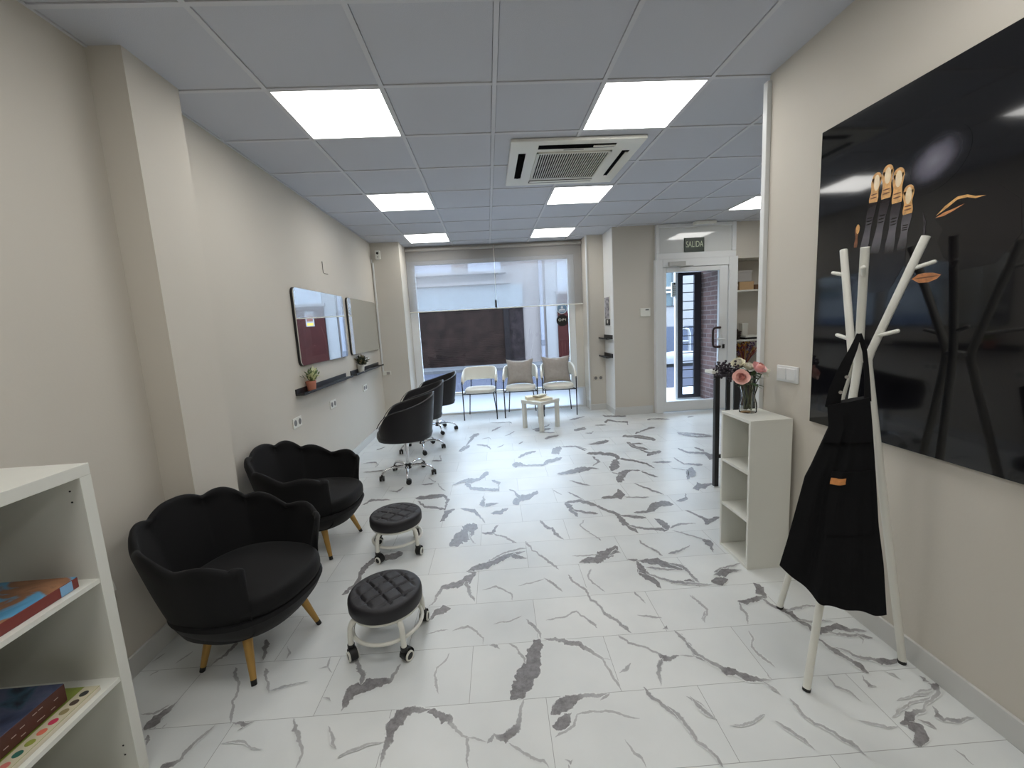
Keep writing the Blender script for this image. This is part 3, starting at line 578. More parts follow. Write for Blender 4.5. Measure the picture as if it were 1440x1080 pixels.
# LED panels
lab = {(-2, 1): 'large lit square ceiling panel nearest the beige pilaster', (1, 1): 'large lit square ceiling panel just in front of the air conditioner',
       (-2, 4): 'lit ceiling panel left of the air conditioner, second in the left row', (1, 4): 'lit ceiling panel directly behind the air conditioner',
       (-2, 7): 'small looking lit ceiling panel above the left half of the window blinds', (1, 7): 'small looking lit ceiling panel above the right half of the window blinds',
       (5, 5): 'lit ceiling panel half hidden behind the end of the right wall',
       (-2, -2): 'lit ceiling panel over the cube shelving by the left wall', (1, -2): 'lit ceiling panel over the picture wall beside the viewer',
       (-2, -5): 'lit ceiling panel at the back of the room on the left', (1, -5): 'lit ceiling panel at the back of the room on the right'}
proto = None
for (i, j) in LIGHTS+SIDE:
    x, y = GX+.6*i+.3, GY+.6*j+.3
    if proto is None:
        proto = root('ceiling_light', lab[(i, j)], 'ceiling light', (x, y, H), 0, 'square LED ceiling panels')
        f = MB()
        for s in (-1, 1):
            f.box(s*.286-.002-.010*(s > 0)*0, s*.286+.002, -.288, .288, -.001, .012); f.box(-.288, .288, s*.286-.002, s*.286+.002, -.001, .012)
        f.build('frame', TBAR, proto)
        MB().box(-.284, .284, -.284, .284, .001, .010).build('diffuser', LAMP, proto)
    else:
        copy_thing(proto, (x, y, H), 0, lab[(i, j)])
# air conditioner cassette
SLOT = mat('slot_black', (10, 10, 11), .95, spec=.05)
ac = root('air_conditioner', 'white square cassette air conditioner set in the ceiling tiles', 'air conditioner', (.73, 3.645, H))
mb = MB()
mb.box(-.49, .49, -.475, .475, -.022, .004, .008)
mb.build('panel', WHITEM, ac, smooth=True)
mb = MB()
for s in (-1, 1):
    mb.box(-.285, .285, s*.375-.035, s*.375+.035, -.0235, -.0225)
    mb.box(s*.395-.028, s*.395+.028, -.27, .27, -.0235, -.0225)
mb.build('air_slot', SLOT, ac)
for s, nm in ((-1, 0), (1, 1)):
    MB().box(-.28, .28, s*.36-.018, s*.36+.018, -.030, -.0265, M=None).build('louvre', WHITEM, ac) if s > 0 else MB().box(.12, .28, -.39, -.37, -.032, -.026).build('louvre', WHITEM, ac)
    MB().box(s*.402-.006, s*.402+.016, -.25, .25, -.032, -.026).build('louvre', SLOT if s < 0 else WHITEM, ac)
g = MB().box(-.275, .275, -.275, .275, -.027, -.0225)
g.build('grille_back', mat('grille_shadow', (40, 36, 33), .9, spec=.1), ac)
g = MB()
for k in range(30):
    x = -.266+k*.532/29
    g.box(x-.003, x+.003, -.272, .272, -.034, -.026)
for s in (-1, 1):
    g.box(-.285, .285, s*.278-.007, s*.278+.007, -.034, -.0225); g.box(s*.278-.007, s*.278+.007, -.285, .285, -.034, -.0225)
g.build('intake_grille', WHITEM, ac)
MB().box(-.09, .06, -.325, -.312, -.025, -.0225).build('badge', GREYCARD, ac)
# emergency lamp over the door
t = root('emergency_light', 'small white emergency light on the ceiling above the exit sign', 'light', (3.12, 6.04, H))
MB().box(-.15, .15, -.05, .05, -.045, 0, .008).build('housing', WHITEM, t)
MB().box(-.13, .13, -.038, .038, -.052, -.045, .004).build('lens', mat('frosted_lens', (215, 218, 220), .4), t)

# ------------------------------------------------------------------ shop window and blinds
wf = MB()
L, R_, B, T = -1.24, 1.46, .33, 2.52
wf.box(L, -1.12, 7.06, 7.14, B, T).box(1.355, R_, 7.06, 7.14, B, T).box(-1.12, 1.355, 7.06, 7.14, T-.06, T).box(-1.12, 1.355, 7.06, 7.14, B, B+.03)
o = struct('window_1', wf, ALU, bevel=.004)
MB().box(-1.13, 1.365, 7.095, 7.103, B+.02, T-.05).build('glass', GLASS, o)
MB().box(-1.24, 1.58, 6.985, 7.06, .318, .335).build('sill', ALU, o)
for k, (a, b_) in enumerate(((-1.235, .158), (.172, 1.575))):
    t = root('roller_blind', ('left' if k == 0 else 'right')+' half of the grey see-through roller blind pair in the shop window', 'blind', (0, 6.985, 0), 0, 'window roller blinds')
    rows = [[(a, 0, 1.72), (b_, 0, 1.72)], [(a, 0, 2.66), (b_, 0, 2.66)]]
    MB().box(a, b_, -.0006, .0006, 1.722, 2.66).build('fabric', BLIND, t)
    MB().tube([(a, 0, 1.716), (b_, 0, 1.716)], .008, 10).build('bottom_bar', WHITEM, t, smooth=True)
    MB().tube([(a, 0.0, 2.683), (b_, 0.0, 2.683)], .026, 16).build('roller_tube', mat('grey_tube', (170, 166, 160), .5), t, smooth=True)
    if k == 1: MB().box(a-.034, a-.004, -.016, 0.0, 1.725, 1.85, .003).build('chain_weight', BLACKP, t)
    if k == 1: MB().tube([(a-.012, -.004, 1.83), (a-.012, -.004, 2.66)], .003, 6).build('chain', WHITEM, t)
# round stickers on the glass
def disc(name, cx, y, cz, r, m, parent=None):
    return MB().prism([(cx+r*cos(2*pi*k/32), y, cz+r*sin(2*pi*k/32)) for k in range(32)], (0, -.0012, 0)).build(name, m, parent)
ROTF = Matrix.Rotation(radians(90), 4, 'X')
t = root('window_sticker', 'round pale blue sticker with white emblem high on the window glass', 'sticker', (1.245, 7.093, 1.66))
disc('backing', 0, 0, 0, .088, mat('sticker_white', (214, 226, 232), .5), t)
disc('blue_disc', 0, -.0014, 0, .078, mat('sticker_blue', (120, 150, 176), .5), t)
e = MB()
e.prism([(.055*cos(a), -.003, -.032+.03*sin(a)) for a in [pi*k/10 for k in range(11)]], (0, -.0006, 0))
e.prism([(.02*cos(2*pi*k/16), -.003, .02+.02*sin(2*pi*k/16)) for k in range(16)], (0, -.0006, 0))
e.prism([(-.055, -.003, -.05), (.055, -.003, -.05), (.055, -.003, -.04), (-.055, -.003, -.04)], (0, -.0006, 0))
e.build('emblem', mat('sticker_emblem', (236, 240, 244), .5), t)
t = root('window_sticker', 'round black sticker with white O·P·I lettering on the window glass', 'sticker', (1.243, 7.093, 1.463))
disc('backing', 0, 0, 0, .098, BLACKP, t)
text_mesh('lettering', 'O·P·I', .062, WHITEM, t, (0, -.002, .008), ROTF)

# ------------------------------------------------------------------ entrance door
df = MB()
x0, x1, zt = 2.44, 3.655, 2.245
df.box(x0, 2.545, 6.10, 6.2, 0, zt).box(3.52, x1, 6.10, 6.2, 0, zt).box(2.545, 3.52, 6.10, 6.2, 2.13, zt)
df.box(x0+.02, 3.635, 6.12, 6.2, zt, 2.33).box(x0+.02, x0+.07, 6.12, 6.2, 2.33, H).box(3.575, 3.635, 6.12, 6.2, 2.33, H).box(x0+.07, 3.575, 6.12, 6.2, 2.68, H)
door = struct('door_1', df, ALU, bevel=.006)
MB().box(x0+.07, 3.575, 6.145, 6.165, 2.33, 2.68).build('transom_panel', mat('white_glossy_panel', (214, 216, 214), .08, coat=.6), door)
lf = MB()
a0, a1 = 2.548, 3.517
lf.box(a0, a0+.055, 6.115, 6.175, .02, 2.128).box(a1-.125, a1, 6.115, 6.175, .02, 2.128).box(a0+.055, a1-.125, 6.115, 6.175, 2.06, 2.128).box(a0+.055, a1-.125, 6.115, 6.175, .02, .17)
leaf = lf.build('door_leaf', ALU, door, bevel=.005)
MB().box(a0+.05, a1-.12, 6.142, 6.148, .165, 2.065).build('door_glass', GLASS, leaf)
MB().tube([(3.41, 6.12, 1.235), (3.37, 6.05, 1.235), (3.30, 6.045, 1.235), (3.275, 6.045, 1.225), (3.262, 6.045, 1.20), (3.262, 6.045, .99), (3.275, 6.045, .965), (3.30, 6.045, .955), (3.37, 6.05, .955), (3.41, 6.12, .955)], .017, 10).build('pull_handle', mat('dark_red_metal', (44, 26, 28), .4), leaf, smooth=True)
MB().tube([(3.455, 6.115, 1.065), (3.455, 6.065, 1.065), (3.34, 6.065, 1.07)], .010, 10).box(3.435, 3.475, 6.105, 6.116, 1.0, 1.13).build('lever_handle', ALU, leaf, smooth=True)
MB().box(3.443, 3.472, 6.10, 6.116, .925, .985).build('lock', BLACKP, leaf)
for z in (2.0, 1.82):
    MB().tube([(3.528, 6.095, z-.05), (3.528, 6.095, z+.05)], .013, 10).build('hinge', ALU, leaf, smooth=True)
MB().box(2.62, 2.86, 6.05, 6.10, 2.14, 2.20, .006).tube([(2.74, 6.07, 2.14), (2.95, 6.02, 2.13), (2.78, 6.08, 2.11)], .008, 8).build('door_closer', mat('closer_grey', (176, 176, 172), .4), door)
struct('door_threshold', MB().box(2.46, 3.6, 6.18, 7.12, -.1, .012), mat('pale_stone', (188, 190, 194), .6))
# exit sign
t = root('exit_sign', 'dark green exit sign with pale SALIDA lettering above the door', 'sign', (3.02, 6.135, 2.425))
MB().box(-.145, .145, -.008, .008, -.105, .105, .002).build('plate', mat('sign_green', (26, 44, 30), .4), t)
text_mesh('lettering', 'SALIDA', .118, mat('sign_letters', (196, 206, 180), .5), t, (0, -.0095, .01), ROTF, cond=.66)
# thermostat
t = root('thermostat', 'small white thermostat box on the beige pillar left of the door', 'thermostat', (2.305, 6.18, 1.515))
MB().box(-.075, .075, -.028, 0, -.06, .06, .006).build('case', WHITEM, t)
MB().box(.0, .05, -.0295, -.028, .025, .04).build('display', mat('lcd', (80, 84, 84), .3), t)
# pictures and ledges on the pillar's window-facing side (x = 1.845)
t = root('picture', 'narrow grey floral print on the window-lit side of the pillar', 'picture', (1.836, 6.45, 1.61))
MB().box(-.014, 0, -.125, .125, -.165, .165).build('panel', WHITEM, t)
pm = mat('floral_print', (150, 146, 150), .7, var=.75, vscale=22)
MB().box(-.016, -.014, -.12, .12, -.16, .16).build('print', pm, t)
t = root('small_sign', 'small square black sign with white emblem under the floral print', 'sign', (1.836, 6.455, 1.405))
MB().box(-.01, 0, -.11, .11, -.055, .055).build('plate', BLACKM, t)
MB().ball((-.011, 0, 0), .03, .08, 1, 1).build('emblem', WHITEM, t)
for z, n in ((1.145, 'upper'), (.865, 'lower')):
    t = root('wall_ledge', n+' black ledge shelf on the window-lit side of the pillar', 'shelf', (1.836, 6.47, z), 0, 'black ledges on the pillar')
    MB().box(-.012, 0, -.24, .2, 0, .062).build('back_rail', BLACKM, t, bevel=.002)
    MB().box(-.1, -.012, -.24, .2, 0, .012).box(-.1, -.09, -.24, .2, .012, .024).build('tray', BLACKM, t, bevel=.002)
# niche shelves and their contents
for z, n in ((1.745, 'upper'), (1.0, 'lower')):
    t = MB().box(3.69, 4.398, 6.27, 6.58, z, z+.022).build('niche_shelf', WHITE); tag(t, n+' white shelf board in the alcove right of the door', 'shelf', 'alcove shelves')
def boxy(name, label, cat, cx, cy, z, sx, sy, sz, m, rz=0, tilt=0, lidm=None):
    t = root(name, label, cat, (cx, cy, z), rz)
    MB().box(-sx/2, sx/2, -sy/2, sy/2, 0, sz, .003).build('body', m, t)
    MB().box(-sx/2-.004, sx/2+.004, -sy/2-.004, sy/2+.004, sz-.03, sz+.004, .002).build('lid', lidm or m, t)
    return t
boxy('cardboard_box', 'brown cardboard box on the upper alcove shelf', 'box', 3.93, 6.43, 1.767, .22, .2, .12, CARD)
boxy('storage_box', 'pale grey box stacked on the brown box in the alcove', 'box', 3.86, 6.42, 1.893, .28, .2, .16, GREYCARD)
boxy('cardboard_box', 'low dark brown box at the right end of the upper alcove shelf', 'box', 4.14, 6.43, 1.767, .15, .2, .07, mat('dark_card', (120, 92, 70), .8))
boxy('paper_stack', 'narrow white paper stack at the left end of the upper alcove shelf', 'paper', 3.755, 6.43, 1.767, .07, .2, .09, WHITE)
boxy('folder', 'white folder lying on a dark case on the lower alcove shelf', 'folder', 4.02, 6.38, 1.0555, .2, .16, .024, WHITE)
boxy('dark_case', 'flat black case on the lower alcove shelf', 'case', 4.03, 6.38, 1.022, .24, .18, .028, BLACKP)
boxy('white_carton', 'upright white carton at the back of the lower alcove shelf', 'carton', 4.02, 6.525, 1.022, .09, .07, .24, WHITE)
t = root('wicker_basket', 'dark woven basket on the lower alcove shelf', 'basket', (3.80, 6.42, 1.022))
mb = MB()
for k in range(5): mb.ring(0, 0, .014+k*.026, .075+.004*k, .0135, 24, 8)
mb.lathe([(0.001, 0.002), (.075, .002), (.075, .008), (.001, .008)], n=20)
mb.build('bowl', mat('dark_wicker', (58, 46, 42), .8, var=.5, vscale=60), t, smooth=True)
mb = MB()
for k in range(9): mb.ball((.04*cos(k*2.1), .04*sin(k*2.1), .14), .028, n=8, m=6)
mb.build('contents', mat('dark_contents', (74, 62, 60), .8, var=.4, vscale=40), t)
# ------------------------------------------------------------------ generic upholstered shell (wraps round the back, open to +x)
def spow(v, p): return (abs(v)**p)*(1 if v >= 0 else -1)
def shell(mb, zb, hfun, rb, rt, th, tmax, zi, ax, ay, p=.8, flutes=0, fd=.015, N=96, prof=.8, inner_gap=0.0, tmaxb=None):
    """cross-section swept through angle; rb/rt are radii at bottom and top (scaled by ax, ay)"""
    def section(th_, shrink=1.0, off=0.0, clampz=None):
        h = hfun(th_); P = []
        fl = abs(cos(th_*flutes/2)) if flutes else 1.0
        d = (fl-1.0)*fd
        def rad(z): 
            t = max(0, min(1, (z-zb)/(hmax-zb))); return rb+(rt-rb)*t**prof
        zt = h-th/2
        for k in range(9):
            z = zb+(zt-zb)*k/8; P.append((rad(z), z))
        rt_ = rad(zt)
        for k in range(1, 7):
            a = pi*k/7; P.append((rt_-th/2+th/2*cos(a)+d*.3*sin(a), zt+(th/2+d*.5)*sin(a)))
        z1 = max(zi, zb+.02)
        for k in range(9):
            z = zt+(z1-zt)*k/8; P.append((rad(z)-th-d*(1-k/10), z))
        return P
    hmax = max(hfun(0), hfun(.3))
    def place(P, th_, sh=1.0, push=0.0):
        c, s = -spow(cos(th_), p), spow(sin(th_), p)
        tx, ty = abs(sin(th_))*1.0, 0
        # tangent towards the front
        e = 1e-3; c2, s2 = -spow(cos(th_+e), p), spow(sin(th_+e), p)
        t = Vector(((c2-c)*ax, (s2-s)*ay, 0)); t = t.normalized() if t.length > 1e-9 else Vector((1, 0, 0))
        if th_ < 0: t = -t
        cr = sum(q[0] for q in P)/len(P); cz = sum(q[1] for q in P)/len(P)
        out = []
        for r, z in P:
            rr = cr+(r-cr)*sh; zz = cz+(z-cz)*(1-(1-sh)*.22)
            out.append(Vector((c*ax*rr, s*ay*rr, zz))+t*push)
        return out
    rows = []
    ts = [-tmax+2*tmax*i/N for i in range(N+1)]
    for k in range(5, 0, -1):
        a = pi/2*k/5; rows.append(place(section(-tmax), -tmax, max(.02, cos(a)), th*.5*sin(a)))
    for t in ts: rows.append(place(section(t), t))
    for k in range(1, 6):
        a = pi/2*k/5; rows.append(place(section(tmax), tmax, max(.02, cos(a)), th*.5*sin(a)))
    mb.grid(rows, closed_u=True, cap0=True, cap1=True)
def pad(mb, cx, cy, z0, z1, rx, ry, p=.75, n=48, edge=.03, crown=.015, tuft=None):
    """soft disc / squircle cushion"""
    rows = []; zs = [(z0, .55), (z0, .93)]
    for k in range(6):
        a = pi/2*k/5; zs.append((z0+edge*(1-cos(a)) if 0 else z0+edge*(k/5), 1-.07*(1-sin(a))))
    for k in range(6):
        a = pi/2*k/5; zs.append((z1-edge+edge*sin(a), 1-.09*(1-cos(a))))
    for k in range(1, 9): zs.append((None, .91*(1-k/8)+.004))
    for z, f in zs:
        row = []
        for i in range(n):
            a = 2*pi*i/n; x = spow(cos(a), p)*rx*f; y = spow(sin(a), p)*ry*f
            zz = z if z is not None else z1+crown*(1-(f/.91)**2)
            if z is None and tuft: zz += tuft(x, y)
            row.append((cx+x, cy+y, zz))
        rows.append(row)
    mb.grid(rows, closed_u=True, cap0=True, cap1=True)

# ------------------------------------------------------------------ shell armchairs
def armchair(label, loc, rz, group):
    t = root('shell_armchair', label, 'armchair', loc, rz, group)
    def h(a):
        k = min(1, abs(a)/radians(128)); base = .570+.140*(0.5+.5*cos(pi*min(1, k*1.12)))
        return base+.017*abs(cos(a*5.0))**.8
    mb = MB(); shell(mb, .20, h, .66, 1.0, .085, radians(128), .32, .362, .372, p=.80, flutes=10, fd=.036, N=120, prof=.75)
    mb.build('shell_back', VELVET, t, smooth=True, angle=60)
    mb = MB()
    rows = []
    for z, f in ((.185, .5), (.185, .60), (.20, .68), (.25, .80), (.29, .86), (.305, .84), (.31, .6)):
        rows.append([(.022+spow(cos(2*pi*i/48), .85)*.34*f, spow(sin(2*pi*i/48), .85)*.345*f, z) for i in range(48)])
    mb.grid(rows, closed_u=True, cap0=True, cap1=True)
    mb.build('seat_base', VELVET, t, smooth=True)
    mb = MB(); pad(mb, .035, 0, .30, .392, .278, .268, p=.8, edge=.035, crown=.018)
    mb.build('seat_cushion', VELVET, t, smooth=True)
    for sx, sy in ((1, 1), (1, -1), (-1, 1), (-1, -1)):
        fx, fy = sx*.15+.057, sy*.19; tx, ty = sx*.10+.042, sy*.14; cq, sq = cos(-.12), sin(-.12)
        fx, fy, tx, ty = fx*cq-fy*sq, fx*sq+fy*cq, tx*cq-ty*sq, tx*sq+ty*cq
        lg = MB().tube([(tx, ty, .21), (tx+(fx-tx)*.9, ty+(fy-ty)*.9, .021)], [.022, .012], 14).build('leg', GOLD, t, smooth=True)
        MB().tube([(tx+(fx-tx)*.9, ty+(fy-ty)*.9, .021), (fx, fy, 0.0)], [.0122, .0115], 14).build('foot_tip', BLACKP, lg, smooth=True)
    return t
a1 = armchair('black velvet shell armchair nearest the viewer, beside the white cube shelving', (-1.205, 1.910, 0), -.239, 'black shell armchairs')
copy_thing(a1, (-1.268, 2.865, 0), -.10, 'black velvet shell armchair further back, behind the nearest one')

# ------------------------------------------------------------------ low rolling stools
def stool(label, loc, rz, group):
    t = root('rolling_stool', label, 'stool', loc, rz, group)
    q = .072; c45 = radians(40)
    def tuft(x, y):
        u = (x*cos(c45)-y*sin(c45))/q; v = (x*sin(c45)+y*cos(c45))/q
        d = min(abs(u-round(u-.5)-.5), abs(v-round(v-.5)-.5))*2
        return -.011*math.exp(-(d/.10)**2) if sqrt(x*x+y*y) < .125 else -.011*math.exp(-(d/.10)**2)*max(0, (.15-sqrt(x*x+y*y))/.025)
    mb = MB()
    R = .168; rows = []; n = 96
    for r, z in ((.05, .192), (.15, .192), (.162, .196), (.167, .206), (.168, .235), (.166, .250), (.161, .258), (.154, .2625)):
        rows.append([(r*cos(2*pi*i/n), r*sin(2*pi*i/n), z) for i in range(n)])
    for k in range(1, 25):
        r = .154*(1-k/24)+.0008
        rows.append([(r*cos(2*pi*i/n), r*sin(2*pi*i/n), .2625+.009*(1-(r/.154)**2)+tuft(r*cos(2*pi*i/n), r*sin(2*pi*i/n))) for i in range(n)])
    mb.grid(rows, closed_u=True, cap0=True, cap1=True)
    s = mb.build('seat', STOOLTOP, t, smooth=True, angle=70)
    MB().ring(0, 0, .187, .150, .009).build('seat_ring', WHITEM, t, smooth=True)
    MB().ring(0, 0, .098, .158, .0085).build('foot_ring', WHITEM, t, smooth=True)
    for k in range(4):
        a = pi/4+pi/2*k; c, s_ = cos(a), sin(a)
        P = [(r*c, r*s_, z) for r, z in ((.12, .182), (.145, .180), (.162, .168), (.171, .148), (.174, .12), (.176, .062))]
        MB().tube(P, .0125, 12).build('leg', WHITEM, t, smooth=True)
        b = a+.9+.35*k; dx, dy = cos(b), sin(b)
        cx, cy = .176*c+.012*dx, .176*s_+.012*dy
        cs = MB()
        cs.lathe([(.010, .05), (.016, .052), (.016, .07), (.010, .072)], .176*c, .176*s_, 14)
        rows = []
        for i in range(10):
            aa = pi*(-.15+1.2*i/9); rows.append([(cx+dx*.029*cos(aa)-dy*w, cy+dy*.029*cos(aa)+dx*w, .030+.029*sin(aa)) for w in (-.016, -.010, .010, .016)])
        rows2 = [[(p[0]*1, p[1], p[2]) for p in r_] for r_ in rows]
        cs.grid(rows2)
        cs.prism([(cx+dx*.026*cos(2*pi*i/16)-dy*(-.009), cy+dy*.026*cos(2*pi*i/16)+dx*(-.009), .0275+.0255*sin(2*pi*i/16)) for i in range(16)], (-dy*.018, dx*.018, 0))
        ho = cs.build('caster', BLACKP, t, smooth=True)
        for sg in (-1, 1):
            wh = MB(); rows = []
            for rr, ww in ((.0155, .020), (.0165, .0225), (.0215, .0225), (.0225, .019), (.0225, .014)):
                rows.append([(cx+dx*rr*cos(2*pi*i/24)-dy*ww*sg, cy+dy*rr*cos(2*pi*i/24)+dx*ww*sg, .0235+rr*sin(2*pi*i/24)) for i in range(24)])
            wh.grid(rows, closed_u=True)
            wh.build('wheel_rim', WHITEM, ho, smooth=True)
        tr = MB()
        for sg in (-1, 1):
            tr.prism([(cx+dx*.0158*cos(2*pi*i/20)-dy*.010*sg, cy+dy*.0158*cos(2*pi*i/20)+dx*.010*sg, .0235+.0158*sin(2*pi*i/20)) for i in range(20)], (-dy*.0105*sg, dx*.0105*sg, 0))
            tr.prism([(cx+dx*.0235*cos(2*pi*i/24)-dy*.010*sg, cy+dy*.0235*cos(2*pi*i/24)+dx*.010*sg, .0235+.0235*sin(2*pi*i/24)) for i in range(24)], (-dy*.005*sg, dx*.005*sg, 0))
        tr.build('wheel', BLACKP, ho)
    return t
s1 = stool('low round black tufted stool on white casters, nearest the viewer', (-.555, 1.862, 0), radians(-10.6), 'low rolling stools')
copy_thing(s1, (-.685, 2.70, 0), radians(11.4), 'low round black tufted stool on white casters, between the other stool and the far armchair')

# ------------------------------------------------------------------ black tub chairs on chrome casters
def tub(label, loc, rz, group):
    t = root('swivel_tub_chair', label, 'chair', loc, rz, group)
    def h(a):
        k = min(1, abs(a)/radians(138)); return .835-.20*(k**1.2)-.10*max(0, (k-.74)/.26)**2
    mb = MB(); shell(mb, .40, h, .80, 1.0, .055, radians(138), .47, .315, .30, p=.86, N=80, prof=.7)
    mb.build('tub_back', LEATHER, t, smooth=True, angle=60)
    mb = MB()
    rows = []
    for z, f in ((.385, .3), (.385, .68), (.395, .78), (.43, .82), (.47, .80), (.475, .5)):
        rows.append([(.0+spow(cos(2*pi*i/40), .85)*.33*f, spow(sin(2*pi*i/40), .85)*.305*f, z) for i in range(40)])
    mb.grid(rows, closed_u=True, cap0=True, cap1=True)
    mb.build('seat_base', LEATHER, t, smooth=True)
    mb = MB(); pad(mb, .02, 0, .46, .535, .225, .225, p=.8, edge=.03, crown=.02)
    mb.build('seat_cushion', LEATHER, t, smooth=True)
    pipe = [Vector((-spow(cos(a), .86)*.315*.985, spow(sin(a), .86)*.30*.985, h(a)-.004)) for a in [radians(-135+270*i/60) for i in range(61)]]
    MB().tube(pipe, .004, 6).build('piping', mat('dark_piping', (46, 44, 48), .5), t, smooth=True)
    MB().lathe([(.016, .10), (.016, .25), (.024, .25), (.024, .385), (.07, .39)], n=16).build('gas_lift', CHROME, t, smooth=True)
    MB().lathe([(.030, .075), (.034, .08), (.034, .118), (.026, .124)], n=16).build('hub', BLACKP, t, smooth=True)
    for k in range(5):
        a = 2*pi*k/5+.35; c, s_ = cos(a), sin(a)
        P = [(r*c, r*s_, z) for r, z in ((.02, .10), (.09, .112), (.16, .112), (.22, .098), (.252, .075), (.262, .058))]
        MB().tube(P, [.014, .013, .012, .011, .010, .009], 10).build('base_arm', CHROME, t, smooth=True)
        b = a+1.2+.4*k; dx, dy = cos(b), sin(b); cx, cy = .262*c+.012*dx, .262*s_+.012*dy
        cs = MB()
        for sg in (-1, 1):
            cs.prism([(cx+dx*.026*cos(2*pi*i/18)-dy*.005*sg, cy+dy*.026*cos(2*pi*i/18)+dx*.005*sg, .0265+.026*sin(2*pi*i/18)) for i in range(18)], (-dy*.017*sg, dx*.017*sg, 0))
        cs.lathe([(.009, .03), (.009, .062)], .262*c, .262*s_, 10)
        cs.build('caster', BLACKP, t, smooth=True, angle=35)
    return t
b1 = tub('black swivel tub chair nearest the viewer, first of the row by the mirrors', (-.885, 4.16, 0), radians(186), 'black tub chairs')
copy_thing(b1, (-.885, 5.06, 0), radians(190), 'middle black swivel tub chair of the row by the mirrors')
copy_thing(b1, (-.80, 5.95, 0), radians(196), 'farthest black swivel tub chair, beside the shop window')

# ------------------------------------------------------------------ cream visitor chairs (front faces -y)
def cream_chair(label, loc, rz, group):
    t = root('visitor_chair', label, 'chair', loc, rz, group)
    # back band: follows a horseshoe from the right arm round the back to the left arm
    rows = []; N = 48; rin = []
    for i in range(N+1):
        u = -1+2*i/N; a = u*radians(118)
        x = spow(sin(a), .8)*.262; y = spow(cos(a), .8)*.215+.02
        if abs(a) > pi/2: y = .02-(abs(a)-pi/2)*.40; x = (1 if a > 0 else -1)*(.262-.004*(abs(a)-pi/2))
        k = abs(u)
        zt = .795-.14*max(0, (k-.42)/.58)**1.6; zb = .585-.035*max(0, (k-.5)/.5)
        if k > .93: zt -= .05*((k-.93)/.07)**2; zb += .02*((k-.93)/.07)**2
        nx, ny = x/.262, max(-.2, (y-.02)/.215); l = sqrt(nx*nx+ny*ny)+1e-6; nx /= l; ny /= l
        th = .018; row = []
        for j in range(16):
            b = 2*pi*j/16; row.append((x+nx*th*spow(cos(b), .6), y+ny*th*spow(cos(b), .6), (zt+zb)/2+(zt-zb)/2*spow(sin(b), .45)))
        rows.append(row)
    MB().grid(rows, closed_u=True, cap0=True, cap1=True).build('back_band', CREAM, t, smooth=True, angle=60)
    mb = MB(); pad(mb, 0, 0, .415, .475, .238, .235, p=.55, edge=.02, crown=.012)
    mb.build('seat', CREAM, t, smooth=True)
    for s in (-1, 1):
        MB().tube([(s*.256, -.225, 0), (s*.258, -.218, .42), (s*.262, -.19, .60)], .009, 8).build('leg', BLACKM, t, smooth=True)
        MB().tube([(s*.225, .245, 0), (s*.185, .16, .42), (s*.17, .16, .45)], .009, 8).build('leg', BLACKM, t, smooth=True)
        MB().tube([(s*.17, .18, .43), (s*.165, .213, .60)], .008, 8).build('back_strut', BLACKM, t, smooth=True)
    MB().tube([(-.256, -.2, .408), (.256, -.2, .408)], .008, 8).tube([(-.185, .16, .408), (.185, .16, .408)], .008, 8).tube([(-.257, -.2, .408), (-.185, .16, .408)], .008, 8).tube([(.257, -.2, .408), (.185, .16, .408)], .008, 8).build('seat_frame', BLACKM, t, smooth=True)
    return t
c1 = cream_chair('cream visitor chair with black legs and no cushion, left of the window row', (-.18, 6.70, 0), radians(-4), 'cream visitor chairs')
copy_thing(c1, (.465, 6.675, 0), radians(-6), 'middle cream visitor chair, behind the low white table')
copy_thing(c1, (1.06, 6.635, 0), radians(-4), 'cream visitor chair holding a grey cushion at the right end under the window')
def cushion(label, loc, rz, tilt, w=.44, h=.42):
    mb = MB(); n = 20; F = []; Bk = []
    for i in range(n+1):
        rf, rb = [], []
        for j in range(n+1):
            u, v = -1+2*i/n, -1+2*j/n
            x = u*w/2*(1-.10*(1-v*v)*0-.07*(1-abs(u))*0) * (1-.13*(1-v*v)); z = v*h/2*(1-.15*(1-u*u))
            d = .075*max(0, (1-u**4)*(1-v**4))**.6+.006*noise.noise((u*2, v*2, w*9))
            rf.append((x, -d-.002, z)); rb.append((x, d+.002, z))
        F.append(rf); Bk.append(rb)
    mb.grid(F); mb.grid(Bk)
    bmesh.ops.remove_doubles(mb.bm, verts=mb.bm.verts, dist=.0045)
    o = mb.build('cushion', PILLOW, None, smooth=True, angle=80)
    o.location = loc; o.rotation_euler = (tilt, 0, rz); return tag(o, label, 'cushion', 'grey square cushions')
cushion('grey square cushion leaning on the middle cream chair', (.465, 6.735, .685), radians(-9), radians(-14))
cushion('grey square cushion leaning on the right-hand cream chair', (1.045, 6.695, .695), radians(2), radians(-14), .46, .44)

# ------------------------------------------------------------------ low white table with papers
t = root('side_table', 'low white square table in front of the visitor chairs', 'table', (.66, 5.765, 0), radians(40))
MB().box(-.19, .19, -.19, .19, .355, .40, .003).build('tabletop', WHITE, t)
for sx in (-1, 1):
    for sy in (-1, 1): MB().box(sx*.16-.024, sx*.16+.024, sy*.16-.024, sy*.16+.024, 0, .355, .002).build('leg', WHITE, t)
def book(name, label, cat, x, y, z, w, d, h, rz, m, pages=None, group=None):
    t = root(name, label, cat, (x, y, z), rz, group)
    MB().box(-w/2, w/2, -d/2, d/2, 0, .003).box(-w/2, w/2, -d/2, d/2, h-.003, h).box(-w/2, -w/2+.004, -d/2, d/2, .003, h-.003).build('cover', m, t)
    MB().box(-w/2+.004, w/2-.004, -d/2+.004, d/2-.004, .003, h-.003).build('pages', pages or WHITE, t)
    return t
PAPER = mat('cream_paper', (226, 214, 178), .7)
